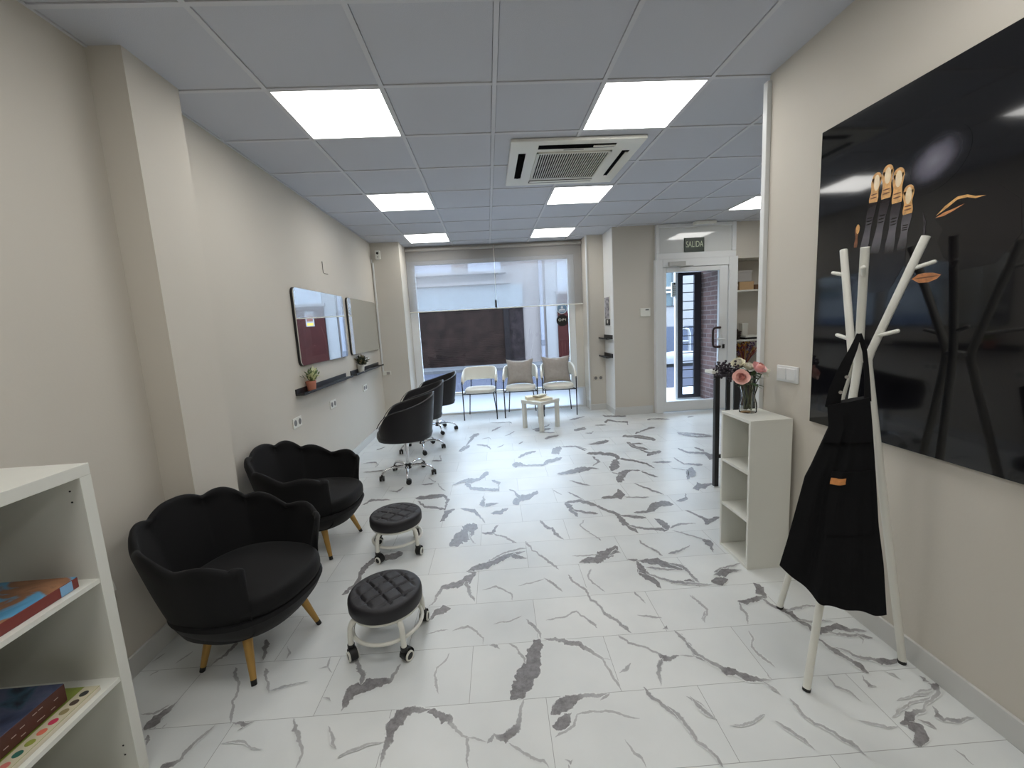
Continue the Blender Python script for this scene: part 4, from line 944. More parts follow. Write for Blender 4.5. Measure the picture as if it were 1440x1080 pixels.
book('magazine', 'cream brochure lying at the front of the low white table', 'magazine', .70, 5.70, .4002, .20, .17, .03, radians(22), PAPER, CREAM, 'papers on the low table')
book('magazine', 'pale brochure lying at the back left of the low white table', 'magazine', .575, 5.80, .4002, .22, .15, .042, radians(8), PAPER, CREAM)
book('magazine', 'tilted brochure on top of the papers on the low table', 'magazine', .66, 5.765, .4425, .19, .10, .018, radians(38), mat('tan_paper', (196, 186, 160), .7), CREAM)

# ------------------------------------------------------------------ white cube shelving (left, nearest)
SH = root('cube_shelving', 'white open cube shelving at the lower left, holding board games', 'shelf', (-1.66, 1.345, 0))
W_ = .765; D_ = .395; HT = 1.097
mb = MB()
MB().box(.014, D_, -W_, 0, HT-.037, HT, .0015).build('top_board', WHITE, SH)
MB().box(.014, D_, -W_, 0, 0.0, .037, .0015).build('bottom_board', WHITE, SH)
MB().box(.014, D_, -.037, 0, .037, HT-.037, .001).build('side_board', WHITE, SH)
MB().box(.014, D_, -W_, -W_+.037, .037, HT-.037, .001).build('side_board', WHITE, SH)
MB().box(.016, D_-.002, -.391, -.375, .037, HT-.037).build('divider', WHITE, SH)
for z in (.716, .368):
    for a, b in ((-.375, -.037), (-W_+.037, -.391)): MB().box(.016, D_-.002, a, b, z, z+.015).build('shelf_board', WHITE, SH)
MB().box(.014, .018, -W_+.037, -.037, .037, HT-.037).build('back_panel', WHITE, SH)
mb = MB()
for z in (1.02, .985, .13, .095): mb.tube([(D_-.035, -.036, z), (D_-.035, -.0385, z)], .0028, 8)
mb.build('pin_hole', BLACKP, SH)
def pic_mat(name, cols, scale, rough=.35):
    m = bpy.data.materials.new(name); m.use_nodes = True; nt = m.node_tree; b = nt.nodes['Principled BSDF']; b.inputs['Roughness'].default_value = rough
    tc = nt.nodes.new('ShaderNodeTexCoord'); n = nt.nodes.new('ShaderNodeTexNoise'); n.inputs['Scale'].default_value = scale; n.inputs['Detail'].default_value = 5; n.inputs['Distortion'].default_value = .8
    nt.links.new(tc.outputs['Object'], n.inputs[0]); r = nt.nodes.new('ShaderNodeValToRGB')
    r.color_ramp.elements[0].position = cols[0][0]; r.color_ramp.elements[0].color = srgb(*cols[0][1])
    r.color_ramp.elements[1].position = cols[-1][0]; r.color_ramp.elements[1].color = srgb(*cols[-1][1])
    for p, c in cols[1:-1]: e = r.color_ramp.elements.new(p); e.color = srgb(*c)
    nt.links.new(n.outputs['Fac'], r.inputs[0]); nt.links.new(r.outputs[0], b.inputs['Base Color']); return m
def game(name, label, x0, x1, y0, y1, z, h, side, top, rz=0):
    t = root(name, label, 'board game', ((x0+x1)/2, (y0+y1)/2, z), rz); w, d = x1-x0, y1-y0
    MB().box(-w/2, w/2, -d/2, d/2, 0, h, .002).build('box_body', side, t)
    MB().box(-w/2+.001, w/2-.001, -d/2+.001, d/2-.001, h, h+.0012).build('box_top', top, t)
    return t, w, d
t, w, d = game('board_game_box', 'board game box with tan and blue lid on the upper shelf of the cube shelving', -1.52, -1.29, .95, 1.268, .7312, .032, mat('red_brown_box', (122, 48, 40), .4),
     pic_mat('printed_lid', [(.3, (70, 130, 170)), (.45, (100, 170, 210)), (.5, (150, 104, 74)), (.6, (176, 126, 92)), (.72, (60, 36, 30))], 7))
MB().box(w/2, w/2+.0012, d/2-.055, d/2-.02, .002, .031).build('side_patch', mat('blue_patch', (130, 176, 214), .4), t)
MB().box(w/2, w/2+.0012, -d/2+.02, -d/2+.10, .002, .031).build('side_patch', mat('skin_patch', (190, 110, 90), .4), t)
t, w, d = game('board_game_box', 'flat green activity box with a row of coloured dots on the lower shelf', -1.575, -1.285, .93, 1.262, .3832, .014, mat('cream_box', (214, 206, 184), .4), mat('olive_lid', (136, 148, 66), .4, var=.2, vscale=20))
mb = MB()
mb.box(w/2-.045, w/2-.001, -d/2+.002, d/2-.002, .0153, .016)
mb.build('pale_strip', mat('pale_strip', (208, 200, 172), .5), t)
cols = [(60, 60, 58), (84, 70, 60), (150, 138, 96), (200, 60, 90), (224, 120, 96), (150, 158, 70), (50, 110, 96), (206, 120, 110), (224, 130, 110), (90, 84, 78)]
dm = [mat('dot_ink', c, .5) for c in cols]
for k in range(10):
    MB().prism([(w/2-.022+.011*cos(2*pi*i/16), d/2-.03-.031*k+.011*sin(2*pi*i/16), .016) for i in range(16)], (0, 0, .0005)).build('dot', dm[k], t)
t, w, d = game('board_game_box', 'thick dark board game box with starry blue lid on the lower shelf', -1.60, -1.335, .90, 1.212, .401, .055, mat('dark_brown_box', (84, 44, 34), .4),
     pic_mat('starry_lid', [(.3, (40, 44, 70)), (.45, (74, 84, 116)), (.55, (96, 100, 128)), (.63, (60, 90, 112)), (.72, (34, 34, 48))], 9))
mb = MB()
rs = random.Random(5)
for k in range(14): 
    yy = -d/2+.01+rs.random()*(d-.03); zz = .008+rs.random()*.035; mb.box(w/2, w/2+.0008, yy, yy+.012, zz, zz+.002)
mb.build('printed_streaks', mat('pale_print', (190, 170, 160), .5), t)

# ------------------------------------------------------------------ white three-cube shelf at right
S3 = root('cube_shelf', 'tall narrow white three-cube shelf with the flower vase on top', 'shelf', (1.38, 2.157, 0))
w3, d3, h3 = .29, .236, .863
MB().box(0, d3, 0, w3, h3-.017, h3, .001).build('top_board', WHITE, S3)
MB().box(0, d3, 0, w3, .0, .017, .001).build('bottom_board', WHITE, S3)
for y in (0, w3-.017): MB().box(0, d3, y, y+.017, .017, h3-.017, .0008).build('side_board', WHITE, S3)
for z in (.555, .278): MB().box(.001, d3, .017, w3-.017, z, z+.015).build('shelf_board', WHITE, S3)
MB().box(d3-.004, d3, .017, w3-.017, .017, h3-.017).build('back_panel', WHITE, S3)

# ------------------------------------------------------------------ vase of flowers
VX, VY, VZ = 1.496, 2.37, .8632
t = root('glass_vase', 'clear glass vase of artificial flowers on the white three-cube shelf', 'vase', (VX, VY, VZ))
prof = [(.044, 0), (.047, .004), (.048, .03), (.046, .055), (.038, .085), (.036, .10), (.041, .12), (.047, .14), (.050, .165), (.049, .165), (.045, .14), (.039, .12), (.0335, .10), (.0355, .085), (.043, .055), (.045, .03), (.044, .012), (.0, .010)]
MB().lathe(prof, n=36).build('glass_body', VASEG, t, smooth=True)
PETAL = {k: mat(k, c, .7, var=.08, vscale=40) for k, c in dict(pink_petal=(252, 208, 198), deep_pink_petal=(250, 186, 176), cream_petal=(238, 234, 214), white_petal=(240, 238, 226), blush_petal=(250, 200, 200)).items()}
LEAF = mat('dark_green_leaf', (58, 84, 46), .6, var=.2, vscale=30); STEM = mat('green_stem', (74, 78, 52), .6)
def petal(mb, c, ax, r, w, h, open_):
    """one cupped petal around axis frame ax (3 vectors)"""
    X, Y, Z = ax; rows = []
    for i in range(7):
        v = i/6; row = []
        for j in range(7):
            u = -1+2*j/6; a = u*w*(1-.25*v*v)
            rr = r*(.25+.75*sin(min(1, v*1.15)*pi/2))+open_*r*v*v-.10*r*u*u*v
            z = h*(v-.12*u*u*v)*(1-.35*open_*v)
            row.append(Vector(c)+X*(rr*cos(a))+Y*(rr*sin(a))+Z*z)
        rows.append(row)
    mb.grid(rows)
def frame(d):
    Z = Vector(d).normalized(); X = Z.orthogonal().normalized(); return X, Z.cross(X), Z
def rose(label, tip, d, R, m_out, m_in, k0=0):
    tp = Vector(tip); X, Y, Z = frame(d); R = R*.66
    t = root('rose', label, 'flower', (VX, VY, VZ+.012), 0, 'roses in the glass vase')
    loc = tp-Vector((VX, VY, VZ+.012)); base = loc-Z*R*.75
    mb = MB(); rj = random.Random(int(k0*100)+3)
    for ring_, (cnt, f, op, hh) in enumerate(((3, .30, -.55, 1.15), (3, .50, -.40, 1.22), (4, .72, -.22, 1.2), (5, .95, .02, 1.12), (6, 1.15, .30, .95))):
        mb.mi = 0 if ring_ > 2 else 1
        for k in range(cnt):
            a = 2*pi*k/cnt+ring_*.7+k0+rj.uniform(-.25, .25); X2 = X*cos(a)+Y*sin(a); Y2 = Z.cross(X2)
            petal(mb, base+(X2*rj.uniform(-.1, .1)+Y2*rj.uniform(-.12, .12))*R*f, (X2, Y2, Z), R*f*rj.uniform(.9, 1.12), 1.25 if cnt < 5 else 1.0, R*hh*1.35*rj.uniform(.88, 1.1), op+rj.uniform(-.12, .14))
    mb.mi = 1; mb.ball(base+Z*R*.62, R*.40, sz=1.15, n=14, m=8)
    for q in range(3): petal(mb, base+Z*R*(.32+.1*q), (X*cos(q*2.1)+Y*sin(q*2.1), Z.cross(X*cos(q*2.1)+Y*sin(q*2.1)), Z), R*(.44+.05*q), 1.5, R*1.05, -.55)
    mb.build('blossom', [m_out, m_in], t, smooth=True, angle=80)
    mb = MB()
    mid = Vector((loc.x*.28, loc.y*.28, .145)); rr = random.Random(int(abs(tip[0]*1000)+k0*7))
    ft = Vector((rr.uniform(-.028, .028), rr.uniform(-.028, .028), .004))
    pts = []
    for i in range(9):
        s = i/8; pts.append((ft*(1-s)**2+mid*2*s*(1-s)+base*s*s))
    mb.tube(pts, .0026, 6).build('stem', STEM, t, smooth=True)
    lf = MB()
    for a in (0, 2.2, 4.1):
        d2 = (X*cos(a+k0)+Y*sin(a+k0)-Z*.4).normalized(); s2 = d2.cross(Z).normalized(); q = base-Z*.008
        rows = [[q+d2*(R*1.25*v)+s2*(u*R*.36*sin(pi*min(.98, v+.06)))-Z*(R*.5*v*v)+Z*(abs(u)*.003) for u in (-1, -.5, 0, .5, 1)] for v in [i/6 for i in range(7)]]
        lf.grid(rows)
    lf.build('leaf', LEAF, t, smooth=True)
    return t
rose('open pink rose at the front left of the vase bouquet', (1.412, 2.30, 1.083), (-.6, -.72, .35), .042, PETAL['pink_petal'], PETAL['deep_pink_petal'], .3)
rose('cream white rose at the top left of the vase bouquet', (1.447, 2.40, 1.150), (-.35, -.35, .85), .041, PETAL['cream_petal'], PETAL['white_petal'], 1.1)
rose('small cream rose in the middle of the vase bouquet', (1.505, 2.39, 1.128), (.05, -.45, .85), .034, PETAL['cream_petal'], PETAL['white_petal'], 2.0)
rose('pink rose at the right of the vase bouquet', (1.540, 2.345, 1.122), (.3, -.6, .6), .043, PETAL['blush_petal'], PETAL['deep_pink_petal'], .8)
rose('white rose at the far right of the vase, against the beige wall', (1.590, 2.365, 1.094), (.75, -.4, .45), .034, PETAL['white_petal'], PETAL['cream_petal'], 1.6)
t = root('berry_sprig', 'dark purple berry sprig hanging out left of the vase bouquet', 'flower', (VX, VY, VZ+.012))
mb = MB(); rb = random.Random(11)
c0 = Vector((1.385-VX, 2.385-VY, 1.108-VZ-.012))
for k in range(170):
    u = rb.random(); p = c0+Vector((-.06+.10*u+rb.gauss(0, .009), .012-.02*u+rb.gauss(0, .018), .014-.016*u+rb.gauss(0, .022))); mb.ball(p, .0062+.002*rb.random(), n=8, m=5)
mb.build('berries', mat('dark_berry', (46, 38, 48), .35, var=.3, vscale=60), t, smooth=True)['kind'] = 'stuff'
MB().tube([(-.01, .01, 0), (-.02, .012, .09), (-.035, .015, .16), c0+Vector((.01, 0, -.02)), c0+Vector((-.05, .01, 0))], .0028, 6).build('stem', STEM, t, smooth=True)
t = root('foliage_sprig', 'dark green leaf sprig under the flowers in the vase', 'foliage', (VX, VY, VZ+.012))
lf = MB(); rb = random.Random(4)
MB().tube([(.012, -.012, 0), (.008, -.01, .08), (0, -.012, .16), (-.01, -.02, .19)], .003, 6).build('stem', STEM, t, smooth=True)
for k in range(17):
    a = rb.random()*6.28; z = .145+.075*rb.random(); q = Vector((.018*cos(a), .018*sin(a), z)); d2 = Vector((cos(a), sin(a), .5*rb.random()-.15)).normalized(); s2 = d2.cross(Vector((0, 0, 1))).normalized()
    Lf = .045+.03*rb.random()
    lf.grid([[q+d2*(Lf*v)+s2*(u*.017*sin(pi*min(.98, v+.05)))-Vector((0, 0, .02*v*v)) for u in (-1, 0, 1)] for v in [i/5 for i in range(6)]])
lf.build('leaves', LEAF, t, smooth=True)
# dried arrangement inside the alcove behind the bouquet
t = root('dried_bouquet', 'yellow and purple dried bouquet standing low in the alcove', 'flower', (3.93, 6.36, 0))
MB().lathe([(.09, 0), (.11, .01), (.12, .25), (.10, .5), (.075, .62), (.08, .64), (.07, .64), (.0, .6)], n=24).build('floor_vase', mat('brown_pottery', (84, 66, 60), .6), t, smooth=True)
for nm, c, sd in (('yellow_sprays', (176, 130, 50), 1), ('purple_sprays', (84, 62, 96), 2), ('red_sprays', (120, 44, 40), 3)):
    mb = MB(); rb = random.Random(sd)
    for k in range(16):
        a = rb.random()*6.28; s = .05+.15*rb.random(); tip = Vector((s*cos(a), min(.15, s*sin(a)), .82+.14*rb.random()))
        b0 = Vector((.02*cos(a), .02*sin(a), .62)); mb.tube([b0, (b0+tip)/2+Vector((0, 0, .03)), tip], .004, 5)
        for q in range(6): mb.ball(tip+Vector((rb.gauss(0, .012), rb.gauss(0, .012), rb.gauss(0, .02))), .011, n=6, m=4)
    mb.build(nm, mat(nm, c, .7), t)

# ------------------------------------------------------------------ slatted black console behind the wall end
t = root('console_table', 'white-topped console with black slatted legs behind the end of the right wall', 'table', (1.834, 3.33, 0))
MB().box(-.055, .60, -.03, .09, .965, .99, .002).build('tabletop', WHITE, t)
MB().box(-.018, .018, -.018, .018, .006, .965).build('post', BLACKM, t)
MB().box(-.03, .022, -.03, .022, 0, .006).build('foot_plate', ALU, t)
for x, wd in ((.091, .034), (.165, .05), (.245, .034), (.325, .04), (.41, .034), (.49, .04)):
    MB().box(x-wd/2, x+wd/2, -.015, .0, 0.02, .965).build('slat', BLACKM, t)
MB().box(.545, .58, -.018, .018, 0, .965).build('post', BLACKM, t)
MB().box(-.018, .58, -.012, .004, .25, .28).build('rail', BLACKM, t); MB().box(-.018, .58, -.012, .004, .93, .964).build('rail', BLACKM, t)

# ------------------------------------------------------------------ coat rack: three bent rods crossing above the middle
t = root('coat_rack', 'white metal tree coat rack of three crossing rods beside the black picture', 'coat rack', (1.36, 1.56, 0))
O = Vector((1.36, 1.56, 0))
rods = [((1.133, 1.384, 0), (1.399, 1.535, 1.234), (1.332, 1.462, 1.650), [((1.347, 1.478, 1.557), (1.278, 1.405, 1.578)), ((1.383, 1.518, 1.317), (1.296, 1.43, 1.337))]),
        ((1.598, 1.462, 0), (1.449, 1.55, 1.246), (1.570, 1.477, 1.680), [((1.544, 1.492, 1.571), (1.585, 1.447, 1.590)), ((1.466, 1.538, 1.331), (1.49, 1.47, 1.352))]),
        ((1.343, 1.833, 0), (1.425, 1.592, 1.243), (1.477, 1.722, 1.678), [((1.466, 1.692, 1.575), (1.456, 1.752, 1.592)), ((1.434, 1.615, 1.318), (1.432, 1.685, 1.336))])]
for f, b, tp, pegs in rods:
    f, b, tp = Vector(f)-O, Vector(b)-O, Vector(tp)-O
    d1 = (b-f).normalized(); d2 = (tp-b).normalized()
    P = [f+Vector((0, 0, .012)), f+(b-f)*.5, b-d1*.03, b-d1*.008+d2*.004, b+d2*.03, b+(tp-b)*.5, tp]
    rod = MB().tube(P, .0135, 14).build('rod', WHITEM, t, smooth=True)
    MB().tube([f+Vector((0, 0, .0)), f+d1*.014], .0142, 14).build('foot_cap', BLACKP, rod, smooth=True)
    for a, c in pegs:
        a, c = Vector(a)-O, Vector(c)-O; dd = (c-a).normalized()
        MB().tube([a, c-dd*.006, c-dd*.002, c], [.0075, .0075, .006, .003], 10).build('peg', WHITEM, rod, smooth=True)
MB().lathe([(.02, 1.232), (.03, 1.235), (.03, 1.25), (.02, 1.253)], 1.424-O.x, 1.560-O.y, 16).build('joint_ring', WHITEM, t, smooth=True)

# ------------------------------------------------------------------ black work apron hanging from the middle peg
CAN = mat('black_canvas', (15, 15, 17), .9, bump=.5, bscale=500, spec=.2)
AO = Vector((1.27, 1.40, 0))
t = root('apron', 'black canvas work apron with tan leather tag hanging on the coat rack', 'apron', AO)
PLf = [(1.212, 1.449, 1.098), (1.211, 1.437, 1.02), (1.163, 1.453, .871), (1.146, 1.46, .823), (1.117, 1.462, .689), (1.092, 1.464, .575), (1.068, 1.468, .472)]
PRt = [(1.303, 1.374, 1.135), (1.303, 1.357, 1.034), (1.299, 1.333, .902), (1.298, 1.326, .861), (1.297, 1.303, .70), (1.293, 1.27, .571), (1.289, 1.243, .407)]
def lerp_poly(P, v):
    s = v*(len(P)-1); i = min(len(P)-2, int(s)); f = s-i; return Vector(P[i]).lerp(Vector(P[i+1]), f)
NRM = Vector((-.66, -.752, 0))
def apron_pt(u, v, off):
    a, b = lerp_poly(PLf, v), lerp_poly(PRt, v); p = a.lerp(b, u)
    hem = [(.0, .0), (.3, -.045), (.45, -.062), (.7, -.040), (.9, -.022), (1, 0)]
    dz = 0
    for (u0, h0), (u1, h1) in zip(hem[:-1], hem[1:]):
        if u0 <= u <= u1: dz = h0+(h1-h0)*(u-u0)/(u1-u0)
    p.z += dz*max(0, (v-.4)/.6)
    bul = sin(pi*u)**.7
    fold = (.010*sin(u*11+v*2.2)+.007*sin(u*23+v*5))*min(1, v*2.5)*bul+.012*math.exp(-((u-.36-.05*v)/.05)**2)*min(1, v*3)
    return p+NRM*((.012*bul+fold) if off else -(.022+.03*bul*(1-.6*v)))-AO
nu, nv = 44, 46
rows = []
for i in range(nv+1):
    v = i/nv; rows.append([apron_pt(j/nu, v, 1) for j in range(nu+1)]+[apron_pt(1-j/nu, v, 0) for j in range(nu+1)])
MB().grid(rows, closed_u=True, cap0=True, cap1=True).build('apron_body', CAN, t, smooth=True, angle=60)
# folded bib flap, pocket, tag
def patch(u0, u1, v0, v1, th, n=10):
    F = [[apron_pt(u0+(u1-u0)*j/n, v0+(v1-v0)*i/n, 1)+NRM*th for j in range(n+1)] for i in range(n+1)]
    Bk = [[apron_pt(u0+(u1-u0)*j/n, v0+(v1-v0)*i/n, 1)-NRM*.002 for j in range(n+1)] for i in range(n+1)]
    mb = MB()
    rws = [F[i]+list(reversed(Bk[i])) for i in range(n+1)]
    return mb.grid(rws, closed_u=True, cap0=True, cap1=True)
patch(.02, .98, .0, .23, .008, 14).build('bib_flap', CAN, t, smooth=True)
pk = patch(.38, .93, .40, .70, .005, 14).build('pocket', CAN, t, smooth=True)
tg = patch(.385, .60,   .462, .508, .0085, 6).build('leather_tag', mat('tan_leather', (196, 130, 72), .6, var=.15, vscale=60), pk, smooth=True); tg['label'] = 'tan leather tag'
def strap(P, w, th=.0025):
    mb = MB(); P = [Vector(p)-AO for p in P]; rows = []
    for i, p in enumerate(P):
        d = (P[min(i+1, len(P)-1)]-P[max(i-1, 0)]).normalized(); s = d.cross(NRM).normalized()
        ww = w[i] if isinstance(w, list) else w
        rows.append([p+s*ww+NRM*th, p-s*ww+NRM*th, p-s*ww-NRM*th, p+s*ww-NRM*th])
    return mb.grid(rows, closed_u=True, cap0=True, cap1=True)
sl = strap([(1.297, 1.428, 1.352), (1.286, 1.420, 1.335), (1.268, 1.414, 1.30), (1.247, 1.416, 1.25), (1.233, 1.421, 1.20), (1.224, 1.43, 1.15), (1.222, 1.437, 1.09)], [.006, .008, .011, .015, .018, .020, .022]).build('neck_strap', CAN, t, smooth=True)
strap([(1.300, 1.428, 1.352), (1.305, 1.424, 1.33), (1.310, 1.414, 1.29), (1.308, 1.402, 1.24), (1.303, 1.388, 1.18), (1.297, 1.376, 1.12)], [.006, .007, .007, .007, .008, .010]).build('neck_strap', CAN, t, smooth=True)
for p in ((1.246, 1.410, 1.204), (1.230, 1.414, 1.150)):
    q = Vector(p)-AO
    MB().tube([q-NRM*.006, q+NRM*.004], .006, 12).build('snap_stud', CHROME, sl, smooth=True)

# ------------------------------------------------------------------ big black glossy picture on the right wall
PB = mat('black_gloss_print', (13, 13, 17), .07, spec=.5, coat=.3)
t = root('wall_picture', 'huge glossy black wall picture of gold fingertips, eye and lips', 'picture', (1.643, 1.0, 1.567))
MB().box(-.02, -.001, -1.05, 1.05, -.693, .693, .001).build('panel', PB, t)
INKS = dict(gold=mat('gold_ink', (222, 168, 104), .3, var=.25, vscale=70), nail=mat('nail_ink', (246, 222, 184), .2, var=.06, vscale=40), brown=mat('brown_ink', (120, 74, 46), .3, var=.3, vscale=60),
            skin=mat('dark_skin_ink', (56, 52, 58), .25, var=.45, vscale=35), skin2=mat('grey_skin_ink', (96, 92, 100), .25, var=.35, vscale=30), face=mat('face_ink', (20, 18, 21), .12, var=.25, vscale=6), lip=mat('lip_ink', (206, 138, 88), .3, var=.25, vscale=60))
def ink(name, pts, m, lvl, par=t):
    """flat printed shape on the panel; points are (y, z) in room metres"""
    return MB().prism([(-.0203-.00025*lvl, y-1.0, z-1.567) for y, z in pts], (-.0002, 0, 0)).build(name, m, par)
def blob(c, ry, rz_, rot=0, n=28, taper=0):
    P = []
    for i in range(n):
        a = 2*pi*i/n; y = ry*cos(a)*(1+taper*sin(a)); z = rz_*sin(a); P.append((c[0]+y*cos(rot)-z*sin(rot), c[1]+y*sin(rot)+z*cos(rot)))
    return P
def limb(a, b, wa, wb, n=10):
    (ya, za), (yb, zb) = a, b; d = sqrt((yb-ya)**2+(zb-za)**2); ny, nz = -(zb-za)/d, (yb-ya)/d; P = []
    for i in range(n+1):
        s = i/n; w = wa+(wb-wa)*s+.0025*sin(s*9); P.append((ya+(yb-ya)*s+ny*w, za+(zb-za)*s+nz*w))
    for i in range(n, -1, -1):
        s = i/n; w = wa+(wb-wa)*s+.0025*sin(s*8+1); P.append((ya+(yb-ya)*s-ny*w, za+(zb-za)*s-nz*w))
    return P
def ramp_ink(name, axis_in, axis_out, cols, spherical=None):
    m = bpy.data.materials.new(name); m.use_nodes = True; nt = m.node_tree; b = nt.nodes['Principled BSDF']; b.inputs['Roughness'].default_value = .07; b.inputs['Coat Weight'].default_value = .3
    tc = nt.nodes.new('ShaderNodeTexCoord'); n = nt.nodes.new('ShaderNodeTexNoise'); n.inputs['Scale'].default_value = 30; n.inputs['Detail'].default_value = 5
    nt.links.new(tc.outputs['Object'], n.inputs['Vector'])
    mr = nt.nodes.new('ShaderNodeMapRange')
    if spherical is None:
        s_ = nt.nodes.new('ShaderNodeSeparateXYZ'); nt.links.new(tc.outputs['Object'], s_.inputs[0]); nt.links.new(s_.outputs[2], mr.inputs['Value'])
    else:
        vm = nt.nodes.new('ShaderNodeMapping'); vm.inputs['Location'].default_value = spherical[0]; vm.inputs['Scale'].default_value = spherical[1]; vm.vector_type = 'TEXTURE'
        vm.inputs['Rotation'].default_value = (spherical[2], 0, 0)
        g_ = nt.nodes.new('ShaderNodeVectorMath'); g_.operation = 'LENGTH'; nt.links.new(tc.outputs['Object'], vm.inputs[0]); nt.links.new(vm.outputs[0], g_.inputs[0]); nt.links.new(g_.outputs['Value'], mr.inputs['Value'])
    mr.inputs['From Min'].default_value = axis_in; mr.inputs['From Max'].default_value = axis_out
    ad = nt.nodes.new('ShaderNodeMath'); ad.operation = 'MULTIPLY_ADD'; nt.links.new(n.outputs['Fac'], ad.inputs[0]); ad.inputs[1].default_value = .16
    sb = nt.nodes.new('ShaderNodeMath'); sb.operation = 'SUBTRACT'; nt.links.new(mr.outputs[0], sb.inputs[0]); sb.inputs[1].default_value = .08; nt.links.new(sb.outputs[0], ad.inputs[2])
    r_ = nt.nodes.new('ShaderNodeValToRGB'); r_.color_ramp.elements[0].position = cols[0][0]; r_.color_ramp.elements[0].color = srgb(*cols[0][1])
    r_.color_ramp.elements[1].position = cols[-1][0]; r_.color_ramp.elements[1].color = srgb(*cols[-1][1])
    for p_, c_ in cols[1:-1]: e_ = r_.color_ramp.elements.new(p_); e_.color = srgb(*c_)
    nt.links.new(ad.outputs[0], r_.inputs[0]); nt.links.new(r_.outputs[0], b.inputs['Base Color']); return m
BLK = (13, 13, 17)
FING = ramp_ink('finger_ink', .30, .085, [(0, (40, 34, 36)), (.3, (62, 58, 64)), (.62, (104, 101, 108)), (.8, (92, 90, 96)), (1, BLK)])
ink('grey_blob', blob((1.52, 1.945), .125, .10, -.5, 40), ramp_ink('grey_blob_ink', 0, 1, [(0, (128, 126, 138)), (.45, (100, 98, 110)), (.75, (44, 43, 50)), (1, BLK)], ((0, .52, .378), (1, .115, .085), -.5)), 0)  # soft grey oval fading to the panel black at its rim
hand = MB().prism([(-.0204, y-1.0, z-1.567) for y, z in [(1.80, 1.60), (1.79, 1.72), (1.60, 1.70), (1.60, 1.60), (1.66, 1.50), (1.75, 1.50)]], (-.0002, 0, 0)).build('printed_hand', mat('hand_ink', (24, 23, 27), .2, var=.3, vscale=14), t)
for (tip, mid, end, w) in (((1.745, 1.978), (1.756, 1.868), (1.790, 1.67), .021), ((1.697, 1.990), (1.699, 1.868), (1.735, 1.66), .022), ((1.650, 1.963), (1.651, 1.838), (1.672, 1.65), .022), ((1.605, 1.888), (1.604, 1.785), (1.620, 1.65), .020)):
    ink('printed_finger', limb(mid, end, w*.82, w*.8), FING, 1, hand)
    for q in (.30, .36, .42): ink('printed_crease', blob((mid[0]+(end[0]-mid[0])*q, mid[1]+(end[1]-mid[1])*q), w*.6, .0022), INKS['face'], 2, hand)
    ink('printed_fingertip', limb((tip[0], tip[1]-.018), mid, w, w*.85)[:11]+limb((tip[0], tip[1]-.018), mid, w, w*.85)[11:], INKS['gold'], 2, hand)
    ink('printed_fingertip', blob((tip[0], tip[1]-.018), w, w*1.05), INKS['gold'], 2, hand)
    ink('printed_nail', blob((tip[0]-.001, tip[1]-.036), w*.62, .031), INKS['nail'], 3, hand)
    for q in (.72, .84): ink('printed_crease', blob((tip[0]+(mid[0]-tip[0])*q, tip[1]+(mid[1]-tip[1])*q), w*.7, .0028), INKS['brown'], 3, hand)
ink('printed_thumb', limb((1.823, 1.785), (1.83, 1.70), .010, .006), INKS['brown'], 2, hand)
ink('printed_thumb', blob((1.822, 1.776), .009, .02), INKS['gold'], 3, hand)
fc = ink('printed_face', [(1.50, 1.74), (1.47, 1.70), (1.485, 1.66), (1.46, 1.60), (1.40, 1.55), (1.30, 1.56), (1.24, 1.64), (1.25, 1.74), (1.31, 1.80), (1.40, 1.81), (1.46, 1.78)], INKS['face'], 0)
ink('printed_eyelid', [(1.497, 1.752), (1.468, 1.778), (1.43, 1.799), (1.40, 1.797), (1.375, 1.785), (1.345, 1.779), (1.375, 1.778), (1.40, 1.788), (1.43, 1.789), (1.46, 1.770)], INKS['gold'], 2, fc)
ink('printed_eyelid', [(1.498, 1.745), (1.47, 1.757), (1.44, 1.762), (1.405, 1.770), (1.44, 1.755), (1.47, 1.745)], INKS['lip'], 2, fc)
ink('printed_nose', [(1.545, 1.778), (1.537, 1.70), (1.552, 1.672), (1.530, 1.69), (1.531, 1.74)], INKS['skin'], 2, fc)
ink('printed_lips', [(1.568, 1.538), (1.545, 1.553), (1.52, 1.556), (1.49, 1.553), (1.462, 1.543), (1.475, 1.530), (1.505, 1.520), (1.54, 1.521)], INKS['lip'], 2, fc)
ink('printed_lips', [(1.565, 1.538), (1.53, 1.541), (1.49, 1.542), (1.465, 1.541), (1.49, 1.538), (1.53, 1.536)], INKS['brown'], 3, fc)

# ------------------------------------------------------------------ small wall fittings
def plate(name, label, cat, loc, axis, w, h, holes, group=None, m=WHITEM):
    t = root(name, label, cat, loc, {'x': 0, '-x': pi, '-y': -pi/2}[axis], group)
    MB().box(0, .009, -w/2, w/2, -h/2, h/2, .003).build('plate', m, t)
    for k in range(holes):
        y = (k-(holes-1)/2)*w/max(1, holes)
        MB().tube([(.0085, y, 0), (.0105, y, 0)], h*.30, 18).build('socket_face', mat('socket_grey', (120, 118, 116), .5), t)
    return t
plate('wall_socket', 'white double socket on the left wall, nearest, above the far armchair', 'socket', (-1.66, 3.60, .728), 'x', .16, .085, 2, 'double sockets')
plate('wall_socket', 'white double socket under the black ledge of the first mirror', 'socket', (-1.66, 4.44, .728), 'x', .16, .085, 2, 'double sockets')
plate('wall_socket', 'white double socket under the black ledge of the second mirror', 'socket', (-1.66, 5.60, .73), 'x', .16, .085, 2, 'double sockets')
plate('wall_socket', 'beige double socket low on the wall right of the window', 'socket', (1.715, 6.67, .52), '-y', .16, .085, 2, 'double sockets', mat('beige_plastic', (196, 188, 174), .5))
t = plate('cable_box', 'small white cable box on the wall left of the window', 'socket', (-1.585, 6.55, .81), '-y', .13, .06, 0)
MB().box(.009, .02, .0, .045, -.02, .02).build('connector', GREYCARD, t)
